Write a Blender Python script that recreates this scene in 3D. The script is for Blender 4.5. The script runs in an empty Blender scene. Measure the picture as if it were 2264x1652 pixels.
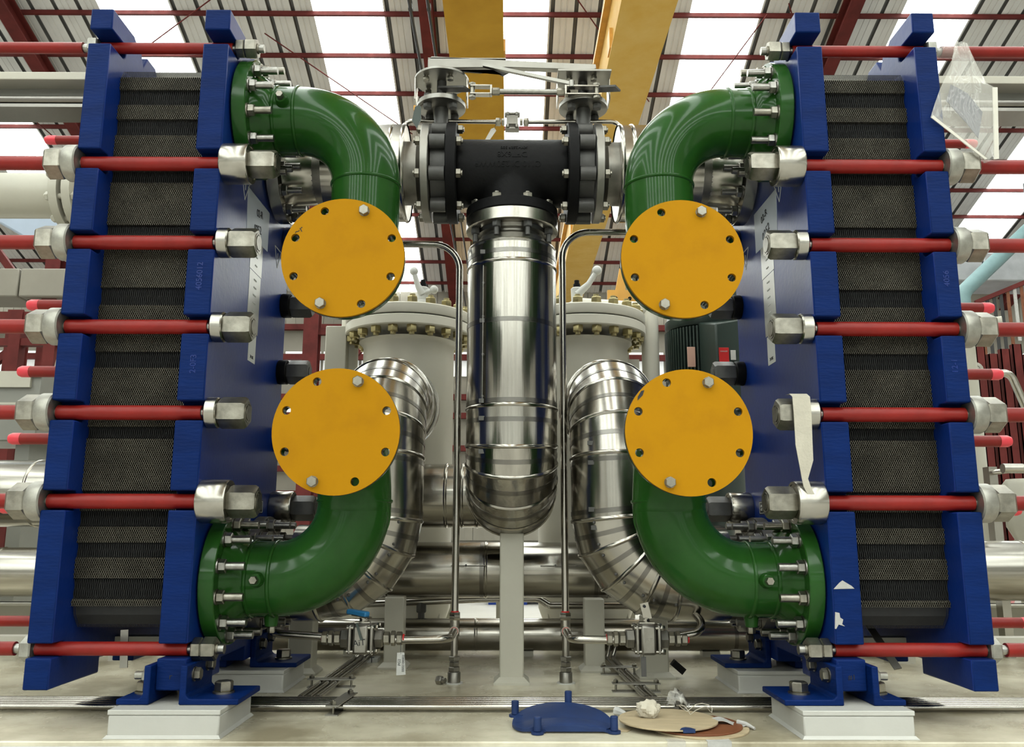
import bpy, math, random
from mathutils import Vector, Matrix
random.seed(7)
PI = math.pi
S = bpy.context.scene
COL = S.collection
# ------------------------------------------------------------------ camera
FPX, PITCH, YAW, ROLL = 1871.81, .18378, .00429, .00213
CAM = Vector((-.0095, 0, .4294))
_f = Vector((math.sin(YAW)*math.cos(PITCH), math.cos(YAW)*math.cos(PITCH), math.sin(PITCH)))
_r0 = Vector((math.cos(YAW), -math.sin(YAW), 0)); _u0 = _r0.cross(_f)
_r = math.cos(ROLL)*_r0 + math.sin(ROLL)*_u0; _u = _r.cross(_f)
cd = bpy.data.cameras.new('camera'); co = bpy.data.objects.new('camera', cd); COL.objects.link(co)
cd.sensor_width = 36; cd.lens = FPX/2264*36; cd.clip_start = .05; cd.clip_end = 200
m = Matrix.Identity(4)
for i in range(3):
    m[i][0], m[i][1], m[i][2], m[i][3] = _r[i], _u[i], -_f[i], CAM[i]
co.matrix_world = m
S.camera = co
# ------------------------------------------------------------------ world, exposure
SKYLIGHT = 5.6
w = bpy.data.worlds.new('world'); S.world = w; w.use_nodes = True
bgn = w.node_tree.nodes['Background']
bgn.inputs[0].default_value = (.86, .93, 1, 1); bgn.inputs[1].default_value = .8
S.view_settings.view_transform = 'Standard'; S.view_settings.look = 'None'
S.view_settings.exposure = .2; S.view_settings.gamma = 1; S.view_settings.use_curve_mapping = False
S.cycles.use_denoising = True
S.cycles.max_bounces = 8; S.cycles.diffuse_bounces = 2; S.cycles.sample_clamp_indirect = 4

def at(u, v, Y):                      # the point at depth Y seen at a pixel of the photograph
    d = _f + _r*((u-1132)/FPX) - _u*((v-826)/FPX)
    return CAM + d*(Y/d.y)
def atz(u, v, Z):
    d = _f + _r*((u-1132)/FPX) - _u*((v-826)/FPX)
    return CAM + d*((Z-CAM.z)/d.z)

# ------------------------------------------------------------------ materials
def mat(name, col, rough=.5, metal=0, bump=0, bscale=40, var=0, vscale=6, coat=0, stretch=None, emit=0, trans=0, spec=.5, col2=None, vlo=.35, vhi=.65, rvar=0):
    M_ = bpy.data.materials.new(name); M_.use_nodes = True
    nt = M_.node_tree; N = nt.nodes; L = nt.links; b = N['Principled BSDF']
    def rgb(c): return (c[0], c[1], c[2], 1)
    b.inputs['Base Color'].default_value = rgb(col); b.inputs['Roughness'].default_value = rough
    b.inputs['Metallic'].default_value = metal; b.inputs['Coat Weight'].default_value = coat
    b.inputs['Coat Roughness'].default_value = .08
    b.inputs['Specular IOR Level'].default_value = spec
    tc = N.new('ShaderNodeTexCoord'); mp = N.new('ShaderNodeMapping'); L.new(tc.outputs['Object'], mp.inputs[0])
    if stretch: mp.inputs['Scale'].default_value = stretch
    if var or col2:
        n = N.new('ShaderNodeTexNoise'); n.inputs['Scale'].default_value = vscale; n.inputs['Detail'].default_value = 6; n.inputs['Roughness'].default_value = .6
        L.new(mp.outputs[0], n.inputs[0])
        r = N.new('ShaderNodeValToRGB'); L.new(n.outputs[0], r.inputs[0])
        r.color_ramp.elements[0].position = vlo; r.color_ramp.elements[1].position = vhi
        c2 = col2 or tuple(x*(1-var) for x in col)
        r.color_ramp.elements[0].color = rgb(c2); r.color_ramp.elements[1].color = rgb(col)
        L.new(r.outputs[0], b.inputs['Base Color'])
        if rvar:
            rr = N.new('ShaderNodeMapRange'); L.new(n.outputs[0], rr.inputs[0]); rr.inputs[1].default_value = .3; rr.inputs[2].default_value = .7
            rr.inputs[3].default_value = rough+rvar; rr.inputs[4].default_value = max(.02, rough-rvar); L.new(rr.outputs[0], b.inputs['Roughness'])
    if bump:
        n = N.new('ShaderNodeTexNoise'); n.inputs['Scale'].default_value = bscale; n.inputs['Detail'].default_value = 3
        L.new(mp.outputs[0], n.inputs[0])
        bp = N.new('ShaderNodeBump'); bp.inputs['Strength'].default_value = bump; bp.inputs['Distance'].default_value = .004
        L.new(n.outputs[0], bp.inputs['Height']); L.new(bp.outputs[0], b.inputs['Normal'])
    if emit:
        b.inputs['Emission Color'].default_value = rgb(col); b.inputs['Emission Strength'].default_value = emit
    if trans:
        b.inputs['Alpha'].default_value = 1-trans
    return M_
blue = mat('blue_paint', (.0016, .018, .112), .5, bump=.3, bscale=60, var=.25, vscale=9, stretch=(.6, .6, 3), spec=.1)
blue_smooth = mat('blue_smooth_paint', (.005, .028, .19), .3, bump=.1, bscale=70, var=.15, spec=.35)
green = mat('green_paint', (.017, .078, .011), .25, bump=.04, bscale=30, var=.2, vscale=8, coat=.25, spec=.1)
yellow = mat('yellow_paint', (.46, .212, .001), .65, bump=.06, bscale=60, var=.18, vscale=7, col2=(.38, .165, .002), vlo=.2, vhi=.5, spec=.12)
rim_mat = mat('dark_gasket', (.015, .018, .02), .6, bump=.1)
sleeve_m = mat('red_plastic_sleeve', (.28, .014, .009), .4, bump=.1, bscale=25, var=.3, vscale=8, spec=.3)
sleeve_end = mat('red_sleeve_end', (.80, .05, .07), .35, bump=.05, bscale=25)
zinc = mat('zinc_plated', (.36, .34, .285), .36, 1, bump=.12, bscale=60, var=.4, vscale=30)
washer_m = mat('pale_zinc', (.42, .41, .36), .42, .8, bump=.1, bscale=60, var=.35, vscale=25)
chrome = mat('polished_steel', (.44, .42, .37), .24, 1, bump=0, bscale=50, var=.15, vscale=20)
studm = mat('stud_steel', (.36, .35, .32), .33, 1, bump=.12, bscale=240, var=.3, vscale=60)
clad_v = mat('cladding_vertical', (.40, .38, .335), .19, 1, bump=.34, bscale=15, var=.2, vscale=14, stretch=(2.2, 2.2, .07))
clad_h = mat('cladding_horizontal', (.40, .38, .335), .2, 1, bump=.3, bscale=13, var=.2, vscale=14, stretch=(.07, 2.2, 2.2))
clad_e = mat('cladding_elbow', (.40, .38, .335), .2, 1, bump=.2, bscale=7, var=.12, vscale=10)
bandm = mat('steel_band', (.22, .21, .19), .25, 1, bump=.08, bscale=30, var=.2)
pickled = mat('pickled_steel', (.32, .305, .27), .42, 1, bump=.25, bscale=22, var=.35, vscale=12)
tubem = mat('stainless_tube', (.40, .38, .34), .2, 1, bump=.05, bscale=20, var=.1)
blackpaint = mat('black_paint', (.006, .006, .0062), .5, bump=.2, bscale=90, var=.2, spec=.12)
valvem = mat('dark_ductile_iron', (.10, .098, .092), .45, .3, bump=.2, bscale=50, var=.3, vscale=15)
platem = mat('brushed_plate', (.33, .32, .29), .36, 1, bump=.1, bscale=40, var=.2)
grey = mat('grey_paint', (.50, .48, .395), .38, bump=.06, bscale=60, var=.08, vscale=4)
vessel_m = mat('vessel_paint', (.76, .73, .62), .32, bump=.05, bscale=40, var=.06, vscale=4)
deckm = mat('deck_paint', (.80, .75, .58), .26, bump=.08, bscale=14, var=.3, vscale=3.0, col2=(.30, .26, .17), rvar=.1)
blockm = mat('block_paint', (.54, .535, .49), .4, bump=.12, bscale=50, var=.08)
gold = mat('gold_passivated', (.50, .43, .22), .38, .9, bump=.08, bscale=60, var=.25, vscale=20)
motor_m = mat('dark_green_paint', (.035, .055, .045), .35, bump=.08, bscale=60, var=.15)
plate_edge = mat('plate_edge', (.17, .155, .12), .5, .3, var=.4, vscale=14, bump=.05)
gasket = mat('rubber_gasket', (.032, .032, .031), .7, var=.3, vscale=40, bump=.05)
red_steel = mat('red_oxide_steel', (.125, .021, .018), .65, bump=.1, bscale=14, var=.35, vscale=3, spec=.2)
girder_m = mat('ochre_girder_paint', (.50, .275, .030), .6, bump=.06, bscale=9, var=.3, vscale=2.2, col2=(.42, .22, .022), spec=.1)
girder_pale = mat('faded_girder_paint', (.66, .43, .125), .6, bump=.06, bscale=9, vscale=2.6, col2=(.60, .36, .075), spec=.1)
girder_lip = mat('orange_paint', (.72, .36, .05), .5, bump=.05, var=.2)
sheet_m = mat('corrugated_sheet', (.66, .655, .63), .45, .1, bump=.05, bscale=10, var=.18, vscale=.7)
rib_m = mat('sheet_rib', (.11, .11, .105), .6, bump=.05, var=.2)
floor_m = mat('concrete', (.50, .48, .43), .5, bump=.1, bscale=4, var=.2, vscale=.6)
wall_m = mat('beige_wall_sheet', (.27, .25, .20), .55, bump=.06, bscale=6, var=.15, vscale=1)
skyl_m = mat('skylight_sheet', (.95, 1, .97), .5, emit=SKYLIGHT, bump=.02, bscale=2)
pane_m = mat('translucent_window', (.97, 1, 1), .5, emit=.25, bump=.02, bscale=2)
white_m = mat('white_print', (.62, .62, .58), .5, bump=.02, var=.05)
paper_m = mat('note_paper', (.54, .58, .64), .45, bump=.05, bscale=30, var=.06)
alum_m = mat('name_plate', (.46, .46, .43), .32, .8, bump=.05, bscale=30, var=.1)
ink = mat('ink', (.012, .012, .016), .6, bump=.02, var=.1)
ink_red = mat('red_ink', (.55, .02, .02), .5, bump=.02, var=.1)
tag_black = mat('black_tag', (.01, .01, .011), .4, bump=.02, var=.1)
web_m = mat('webbing', (.56, .52, .42), .8, bump=.3, bscale=160, var=.12, vscale=30)
tape_m = mat('torn_paper_tape', (.50, .49, .46), .7, bump=.3, bscale=60, var=.2, vscale=40)
wood_m = mat('plywood', (.50, .40, .25), .6, bump=.1, bscale=30, var=.2, vscale=14, stretch=(1, 4, 1))
brown_m = mat('brown_hardboard', (.2, .065, .023), .6, bump=.1, bscale=50, var=.3, vscale=12)
bplastic = mat('blue_plastic', (.014, .036, .125), .45, bump=.15, bscale=25, var=.3, vscale=10, spec=.3)
tissue_m = mat('crumpled_paper', (.60, .55, .44), .8, bump=.3, bscale=40, var=.15, vscale=20)
film_m = mat('clear_film', (.9, .88, .8), .1, bump=1, bscale=9, trans=.72, stretch=(2.2, 1, .45), spec=1)
film_edge = mat('film_seal', (.86, .83, .72), .2, bump=.4, bscale=20, trans=.3)
doc_m = mat('document', (.10, .11, .15), .5, bump=.02, var=.2)
red_lab = mat('red_label', (.62, .02, .02), .4, bump=.02, var=.1)
pink_lab = mat('faded_label', (.70, .42, .32), .5, bump=.02, var=.1)
teal_m = mat('teal_paint', (.20, .33, .34), .5, bump=.05, var=.15)
duct_m = mat('galvanised_duct', (.46, .48, .50), .4, .6, bump=.1, bscale=6, var=.2, vscale=3)
blue_box = mat('pale_blue_paint', (.42, .50, .62), .4, bump=.04, var=.08)
lever_blue = mat('blue_vinyl', (.03, .22, .48), .35, bump=.05, var=.1)
cabinet_m = mat('cabinet_grey', (.24, .24, .21), .45, bump=.05, var=.1)
pink_m = mat('pink_primer', (.62, .26, .25), .5, bump=.05, var=.15)
cable_m = mat('steel_cable', (.05, .05, .05), .5, .5, bump=.2, bscale=200, var=.1)

# ------------------------------------------------------------------ mesh builder
OFF = {}
def V(*a): return Vector(a)
def perp(d):
    d = d.normalized(); a = V(0, 0, 1) if abs(d.z) < .9 else V(1, 0, 0)
    x = a.cross(d).normalized(); return x, d.cross(x)
class MB:
    def __init__(s): s.v = []; s.f = []; s.mi = []; s.cur = 0
    def add(s, vs, fs):
        o = len(s.v); s.v += [tuple(p) for p in vs]
        for f in fs: s.f.append(tuple(i+o for i in f)); s.mi.append(s.cur)
        return s
    def box(s, x0, y0, z0, x1, y1, z1):
        x0, x1 = min(x0, x1), max(x0, x1)
        return s.add([(x0,y0,z0),(x1,y0,z0),(x1,y1,z0),(x0,y1,z0),(x0,y0,z1),(x1,y0,z1),(x1,y1,z1),(x0,y1,z1)],
                     [(0,3,2,1),(4,5,6,7),(0,1,5,4),(1,2,6,5),(2,3,7,6),(3,0,4,7)])
    def beam(s, p0, p1, wd, ht, up=None):          # rectangular bar between two points
        p0, p1 = Vector(p0), Vector(p1); d = (p1-p0).normalized()
        up = Vector(up) if up else (V(0,0,1) if abs(d.z) < .95 else V(0,1,0))
        x = d.cross(up).normalized()*(wd/2); y = x.cross(d).normalized()*(ht/2)
        return s.add([p0-x-y,p0+x-y,p0+x+y,p0-x+y,p1-x-y,p1+x-y,p1+x+y,p1-x+y],
                     [(0,1,2,3)[::-1],(4,5,6,7)[::-1][::-1],(0,1,5,4),(1,2,6,5),(2,3,7,6),(3,0,4,7)])
    def rings(s, rs, close=False, cap0=True, cap1=True):
        n = len(rs[0]); vs = [p for r in rs for p in r]; fs = []
        for k in range(len(rs)-1):
            for i in range(n):
                j = (i+1) % n
                fs.append((k*n+i, k*n+j, (k+1)*n+j, (k+1)*n+i))
        if cap0: fs.append(tuple(range(n))[::-1])
        if cap1: fs.append(tuple((len(rs)-1)*n+i for i in range(n)))
        return s.add(vs, fs)
    def lathe(s, p, d, prof, n=24, cap=True, ph=0):    # prof: (t along d, radius)
        p, d = Vector(p), Vector(d).normalized(); x, y = perp(d)
        rs = [[p+d*t+(x*math.cos(ph+2*PI*i/n)+y*math.sin(ph+2*PI*i/n))*max(r, 1e-5) for i in range(n)] for t, r in prof]
        return s.rings(rs, cap0=cap, cap1=cap)
    def cyl(s, p0, p1, r, n=20, ch=0):
        p0, p1 = Vector(p0), Vector(p1); L = (p1-p0).length
        pr = [(0, r), (L, r)] if not ch else [(0, r-ch), (ch, r), (L-ch, r), (L, r-ch)]
        return s.lathe(p0, p1-p0, pr, n)
    def hex(s, p0, p1, af, ph=0):
        p0, p1 = Vector(p0), Vector(p1); L = (p1-p0).length; r = af/math.sqrt(3)
        c = min(.12*L, .003+.06*af)
        return s.lathe(p0, p1-p0, [(0, r*.9), (c, r), (L-c, r), (L, r*.88)], 6, ph=ph)
    def ring(s, p0, d, ro, ri, t, n=32):               # annulus of thickness t
        p0, d = Vector(p0), Vector(d).normalized(); x, y = perp(d); rs = []
        for tt, r in ((0, ri), (0, ro), (t, ro), (t, ri), (0, ri)):
            rs.append([p0+d*tt+(x*math.cos(2*PI*i/n)+y*math.sin(2*PI*i/n))*r for i in range(n)])
        return s.rings(rs, cap0=False, cap1=False)
    def tube(s, pts, r, n=16, cap=True):
        pts = [Vector(p) for p in pts]; R = r if callable(r) else (lambda i: r)
        rs = []; x = None
        for i, p in enumerate(pts):
            a = (pts[i]-pts[i-1]).normalized() if i else None
            b = (pts[i+1]-pts[i]).normalized() if i < len(pts)-1 else None
            t = (a+b).normalized() if a and b else (a or b)
            if x is None: x, _y = perp(t)
            x = (x-t*x.dot(t)).normalized(); y = t.cross(x)
            rs.append([p+(x*math.cos(2*PI*k/n)+y*math.sin(2*PI*k/n))*R(i) for k in range(n)])
        return s.rings(rs, cap0=cap, cap1=cap)
    def prism(s, poly, fn0, fn1):                      # polygon extruded between two mappings
        n = len(poly); vs = [fn0(*p) for p in poly]+[fn1(*p) for p in poly]
        return s.add(vs, [tuple(range(n))[::-1], tuple(range(n, 2*n))]+[(i, (i+1) % n, n+(i+1) % n, n+i) for i in range(n)])
    def sphere(s, c, r, n=14, m_=8, sc=(1,1,1)):
        c = Vector(c); rs = []
        for k in range(m_+1):
            a = PI*k/m_; rs.append([c+V(r*sc[0]*math.sin(a)*math.cos(2*PI*i/n), r*sc[1]*math.sin(a)*math.sin(2*PI*i/n), r*sc[2]*math.cos(a)) for i in range(n)])
        return s.rings(rs[::-1], cap0=False, cap1=False)
    def mesh(s, name, mats, off=(0,0,0), smooth=38):
        me = bpy.data.meshes.new(name); ox, oy, oz = off
        me.from_pydata([(a-ox, b-oy, c-oz) for a, b, c in s.v], [], s.f)
        for m_ in (mats if isinstance(mats, (list, tuple)) else [mats]): me.materials.append(m_)
        if any(s.mi): me.polygons.foreach_set('material_index', s.mi)
        import bmesh
        bm = bmesh.new(); bm.from_mesh(me); bmesh.ops.recalc_face_normals(bm, faces=bm.faces); bm.to_mesh(me); bm.free()
        if smooth: me.shade_smooth(); me.set_sharp_from_angle(angle=math.radians(smooth))
        return me
    def obj(s, name, mats, parent=None, bevel=0, smooth=38):
        off = OFF.get(parent.name, (0,0,0)) if parent else (0,0,0)
        o = link(name, s.mesh(name, mats, off, smooth), parent); OFF[o.name] = off
        if bevel:
            b = o.modifiers.new('bevel', 'BEVEL'); b.width = bevel; b.segments = 2; b.limit_method = 'ANGLE'; b.angle_limit = .6
        return o
def link(name, me, parent=None, loc=None, rot=None):
    o = bpy.data.objects.new(name, me); COL.objects.link(o)
    if parent: o.parent = parent
    if loc is not None:
        off = OFF.get(parent.name, (0,0,0)) if parent else (0,0,0)
        o.location = Vector(loc)-Vector(off); OFF[o.name] = tuple(loc)
    if rot is not None: o.rotation_euler = rot
    return o
def toward(d): return Vector(d).to_track_quat('Z', 'Y').to_euler()
def tag(o, label, cat, group=None, kind=None):
    o['label'] = label; o['category'] = cat
    if group: o['group'] = group
    if kind: o['kind'] = kind
    return o
def thing(name, label, cat, loc, group=None):
    o = bpy.data.objects.new(name, None); COL.objects.link(o); o.empty_display_size = .05
    o.location = loc; OFF[o.name] = tuple(loc); return tag(o, label, cat, group)
def structure(o): o['kind'] = 'structure'; return o
def polyline(corners, n=8):            # corners: (point, bend radius)
    out = []
    for i, (p, R) in enumerate(corners):
        p = Vector(p)
        if i in (0, len(corners)-1) or not R: out.append(p); continue
        a = (Vector(corners[i-1][0])-p).normalized(); b = (Vector(corners[i+1][0])-p).normalized()
        th = a.angle(b); t = R/math.tan(th/2); c = p+(a+b).normalized()*(R/math.sin(th/2))
        v0 = p+a*t-c; ax = a.cross(b).normalized(); tot = PI-th
        for k in range(n+1):
            out.append(c+Matrix.Rotation(-tot*k/n, 3, ax) @ v0)
    return out
def curve_plate(outer, holes, th, bev=0):   # flat plate with round holes (mesh in XY, thickness along Z from 0 to th)
    cu = bpy.data.curves.new('plate', 'CURVE'); cu.dimensions = '2D'; cu.fill_mode = 'BOTH'; cu.extrude = th/2
    def circ(cx, cy, r, n):
        sp = cu.splines.new('POLY'); sp.points.add(n-1); sp.use_cyclic_u = True
        for i in range(n):
            a = 2*PI*i/n; sp.points[i].co = (cx+r*math.cos(a), cy+r*math.sin(a), 0, 1)
    circ(0, 0, outer, 72)
    for h in holes: circ(*h, 40 if h[2] > .03 else 18)
    o = bpy.data.objects.new('plate', cu); COL.objects.link(o)
    dg = bpy.context.evaluated_depsgraph_get(); me = bpy.data.meshes.new_from_object(o.evaluated_get(dg))
    bpy.data.objects.remove(o); bpy.data.curves.remove(cu)
    me.transform(Matrix.Translation((0, 0, th/2)))
    return me
def text_mesh(body, size, ext=.0004, font_shear=0):
    cu = bpy.data.curves.new('text', 'FONT'); cu.body = body; cu.size = size; cu.extrude = ext; cu.align_x = 'CENTER'; cu.align_y = 'CENTER'; cu.shear = font_shear
    o = bpy.data.objects.new('text', cu); COL.objects.link(o)
    dg = bpy.context.evaluated_depsgraph_get(); me = bpy.data.meshes.new_from_object(o.evaluated_get(dg))
    bpy.data.objects.remove(o); bpy.data.curves.remove(cu); return me
def put_text(body, size, pos, right, up, material, parent, name='lettering', ext=.0004):
    me = text_mesh(body, size, ext); me.materials.clear(); me.materials.append(material)
    r = Vector(right).normalized(); u = Vector(up).normalized(); n = r.cross(u)
    me.transform(Matrix(((r.x,u.x,n.x,0),(r.y,u.y,n.y,0),(r.z,u.z,n.z,0),(0,0,0,1))))
    o = link(name, me, parent, pos); return o

# shared meshes, built along +Z
def shared(name, fn, mats, smooth=38):
    b = MB(); fn(b); return b.mesh(name, mats, smooth=smooth)
# ------------------------------------------------------------------ the hall
FLOOR = -.32
HR, SL = 13.43, .3414                     # roof height above the deck at Y = 0 and its fall
def rz(y): return HR+3*SL-SL*abs(y+3)
b = MB(); b.box(-18, -24.5, FLOOR-.1, 18, 21, FLOOR); structure(b.obj('floor', floor_m))
ceil = structure(thing('ceiling', 'sloping corrugated roof with skylights', 'ceiling', (0, 8, rz(8)))); del ceil['label'], ceil['category']
YR, Y_A, Y_B = -3.0, -24.0, 20.8
PW = .3967
def sheet_mesh(skylight, ya, yb):
    prof = [(0,0),(.03,0),(.045,.05),(.085,.05),(.10,0),(.19,0),(.197,.010),(.211,.010),(.218,0),(.29,0),(.297,.010),(.311,.010),(.318,0),(PW,0)]
    b = MB(); vs = []; fs = []
    for yy in (ya, yb):
        for x, z in prof: vs.append((x, yy, rz(yy)+z))
    n = len(prof)
    for i in range(n-1):
        fs.append((i, i+1, n+i+1, n+i))
    b.add(vs, fs)
    b.mi = [1 if 1 <= i <= 3 and not skylight else 0 for i in range(n-1)]
    return b.mesh('skylight_panel' if skylight else 'roof_sheet', [skyl_m, skyl_m] if skylight else [sheet_m, rib_m], OFF[ceil.name], smooth=0)
SHEETS = [(sheet_mesh(False, a, b_), sheet_mesh(True, a, b_)) for a, b_ in ((YR, Y_B), (Y_A, YR))]
def is_sky(i):                            # every ninth sheet starts a skylight three sheets wide
    x = -17.2+i*PW+PW/2
    for c in (-16.7, -13.1, -9.95, -6.36, -2.79, .16, 3.70, 7.28, 10.85, 14.4):
        if abs(x-c) < 1.5*PW: return True
    return False
for i in range(87):
    s = is_sky(i)
    for sh, sk in SHEETS:
        o = bpy.data.objects.new('skylight_panel' if s else 'roof_sheet', sk if s else sh); COL.objects.link(o); o.parent = ceil
        o.location = (-17.2+i*PW, 0, 0)
Y1 = 12.9
pb = MB(); pb.add([(-17.4,0,-.075),(17.4,0,-.075),(17.4,.05,-.075),(-17.4,.05,-.075),(-17.4,0,-.004),(17.4,0,-.004),(17.4,.05,-.004),(-17.4,.05,-.004)],[(0,3,2,1),(4,5,6,7),(0,1,5,4),(1,2,6,5),(2,3,7,6),(3,0,4,7)])
pm = pb.mesh('purlin', red_steel)
for k in range(-19, 10):
    y = Y1+.816*k
    o = link('purlin', pm, ceil, (0, y, rz(y)))
rm = MB()
for (a, c, e, g) in ((-.11, -.14, .11, -.11), (-.012, -.40, .012, -.14), (-.11, -.43, .11, -.40)):
    rm.add([(x, y, rz(y)-8*0+z) for y in (YR, Y_B) for x in (a, e) for z in (c, g)], [(0,1,3,2),(4,6,7,5),(0,4,5,1),(2,3,7,6),(0,2,6,4),(1,5,7,3)])
rmm = rm.mesh('rafter', red_steel, (0, 8, rz(8)))
for x in (-15.2, -8.27, -1.38, 5.6, 12.5):
    o = link('rafter', rmm, ceil); o.location = (x, 0, 0)
for (x0, y0, x1, y1) in ((-6.2, 13.4, -3.4, 11.6), (-9.6, 13.9, -8.9, 15.6), (1.0, 12.4, 2.6, 14.6), (4.3, 12.8, 3.2, 15.6), (-1.9, 15.4, -4.2, 13.2), (9.2, 12.6, 9.6, 16.2), (4.6, 12.6, 5.4, 14), (-8.2, 16, -6.4, 18.2), (2.7, 17.4, 4.6, 18.8), (8.7, 15, 7.1, 16.6)):
    b = MB(); b.cyl((x0, y0, rz(y0)-.13), (x1, y1, rz(y1)-.13), .011, 8); b.obj('sag_rod', red_steel, ceil)
# far wall: girts, sheets and daylight windows
YB = 20.7
wall = structure(thing('wall_back', '', '', (0, YB, FLOOR))); del wall['label'], wall['category']
b = MB(); b.box(-18, YB+.06, FLOOR, 18, YB+.1, rz(YB)+.1); b.obj('backing_sheet', wall_m, wall)
wsm = shared('wall_sheet', lambda q: (q.box(0, 0, 0, .94, .03, 1.12), q.box(.2, -.012, 0, .24, 0, 1.12), q.box(.45, -.012, 0, .49, 0, 1.12), q.box(.7, -.012, 0, .74, 0, 1.12)), wall_m, 0)
pnm = shared('window_pane', lambda q: q.box(.03, 0, 0, .91, .02, .62), pane_m, 0)
for i in range(36):
    x = -17+i*.95
    link('wall_sheet', wsm, wall, (x, YB-.01, 5.45))
    for z in (4.25,) if (i % 3) else (4.25, 2.9):
        link('window_pane', pnm, wall, (x, YB, z-.05))
    link('wall_sheet', wsm, wall, (x, YB-.01, .2))
for z in (5.42, 4.66, 3.66, 3.2, 2.4, 1.9, 1.3):
    b = MB(); b.box(-18, YB-.16, z-.07, 18, YB-.02, z+.07); b.obj('girt', red_steel, wall)
for sx, nm in ((-1, 'wall_left'), (1, 'wall_right')):
    w_ = structure(thing(nm, '', '', (sx*17.3, 0, FLOOR))); del w_['label'], w_['category']
    b = MB()
    b.add([(sx*17.3, Y_A, FLOOR), (sx*17.3, YB, FLOOR), (sx*17.3, YB, rz(YB)), (sx*17.3, YR, rz(YR)), (sx*17.3, Y_A, rz(Y_A))], [(0,1,2,3,4)])
    b.obj('wall_sheet', wall_m, w_)
    for k in range(13):
        b = MB(); y = -22+3.2*k; b.box(sx*17.28, y, 1.6, sx*17.24, y+2.4, 3.6); b.obj('window_pane', pane_m, w_)
w_ = structure(thing('wall_front', '', '', (0, Y_A, FLOOR))); del w_['label'], w_['category']
b = MB(); b.add([(-17.3, Y_A, FLOOR), (17.3, Y_A, FLOOR), (17.3, Y_A, rz(Y_A)), (-17.3, Y_A, rz(Y_A))], [(0,1,2,3)]); b.obj('wall_sheet', wall_m, w_)
for k in range(8):
    b = MB(); x = -15.4+4*k; b.box(x, Y_A+.02, .4, x+2.6, Y_A+.06, 5.2); b.obj('window_pane', pane_m, w_)
# steel columns with bracing: far left and far right
def steel_column(label, x, y, top, group, brace):
    t = thing('steel_column', label, 'column', (x, y, FLOOR), group)
    b = MB(); b.box(x-.15, y-.15, FLOOR, x+.15, y-.12, top); b.box(x-.15, y+.12, FLOOR, x+.15, y+.15, top); b.box(x-.012, y-.12, FLOOR, x+.012, y+.12, top)
    b.obj('shaft', red_steel, t)
    b = MB(); b.box(x-.25, y-.25, FLOOR, x+.25, y+.25, FLOOR+.04); b.obj('base_plate', red_steel, t)
    for p0, p1 in brace:
        b = MB(); b.beam((x+p0[0], y, p0[1]), (x+p1[0], y, p1[1]), .12, .14); b.obj('brace', red_steel, t)
    return t
steel_column('rust red steel column with a diagonal knee brace, far left background', -9.45, 17, rz(17)-.44, None, [((0, 4.6), (-1.6, 6.6)), ((.1, 3.3), (1.6, 3.3))])
steel_column('rust red steel column at the extreme left, behind the grey cabinet', -9.5, 16, 4.6, None, [((0, 4.3), (-1.2, 4.3)), ((0, 3.9), (-1.2, 2.9))])
steel_column('rust red steel column seen between the left exchanger and yellow discs', -4.05, 17, rz(17)-.44, None, [((0, 3.0), (1.1, 4.2)), ((0, 4.45), (2.2, 4.45))])
steel_column('red steel column in the right background behind the teal pipe', 10.2, 15.5, 4.3, None, [((0, 4.2), (-1.9, 4.2)), ((0, 2.4), (-1.9, 2.4))])
steel_column('dark red steel column beside the right exchanger, in the far background', 9.3, 16.5, 4.3, None, [((0, 3.7), (-1.6, 3.7)), ((0, 2.9), (1.3, 2.9))])
# overhead crane girders running away from the camera
def girder(label, x0, x1, z, h, yend, gm):
    t = thing('crane_girder', label, 'crane girder', ((x0+x1)/2, 8, z))
    b = MB(); b.box(x0, -9, z, x1, yend, z+h); b.obj('box_beam', gm, t)
    b = MB(); b.box(x0-.03, -9, z-.018, x1+.03, yend, z); b.obj('bottom_flange', gm, t)
    for y in (6.2, 8.3, 11, 14):
        b = MB(); b.box(x0-.035, y-.1, z+.05, x0, y+.1, z+.28) if x0 > 0 else b.box(x1, y-.07, z+.02, x1+.05, y+.07, z+.16); b.obj('lug', girder_lip, t)
    return t
girder('ochre crane girder overhead, nearer the hoist cables, above the black tee', -.62, -.10, 5.43, .55, 20, girder_m)
g = girder('ochre crane girder overhead with a bright orange upper edge, to the right', 1.09, 1.57, 5.43, .62, 20, girder_pale)
b = MB(); b.box(1.02, -9, 6.05, 1.6, 20, 6.12); b.obj('top_flange', girder_lip, g)
for x, l in ((-.98, 'left of the two thin dark cables running along the crane girder'), (-.80, 'right of the two thin dark cables running along the crane girder')):
    t = thing('festoon_cable', l, 'cable', (x, 5, 5.4)); b = MB(); b.cyl((x, -4, 5.45), (x, 19.5, 5.45), .016, 8); b.obj('wire', cable_m, t)
    for y in (7.5, 10, 13):
        b = MB(); b.box(x-.02, y-.02, 5.44, x+.02, y+.02, 5.5); b.obj('clip', cable_m, t)
t = thing('girder_bracket', 'orange bracket holding the cables at the crane girder', 'bracket', (-.8, 9.4, 5.4))
b = MB(); b.box(-1.15, 9.35, 5.36, -.6, 9.45, 5.42); b.box(-.68, 9.3, 5.36, -.6, 9.5, 5.6); b.obj('arm', girder_lip, t)

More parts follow.
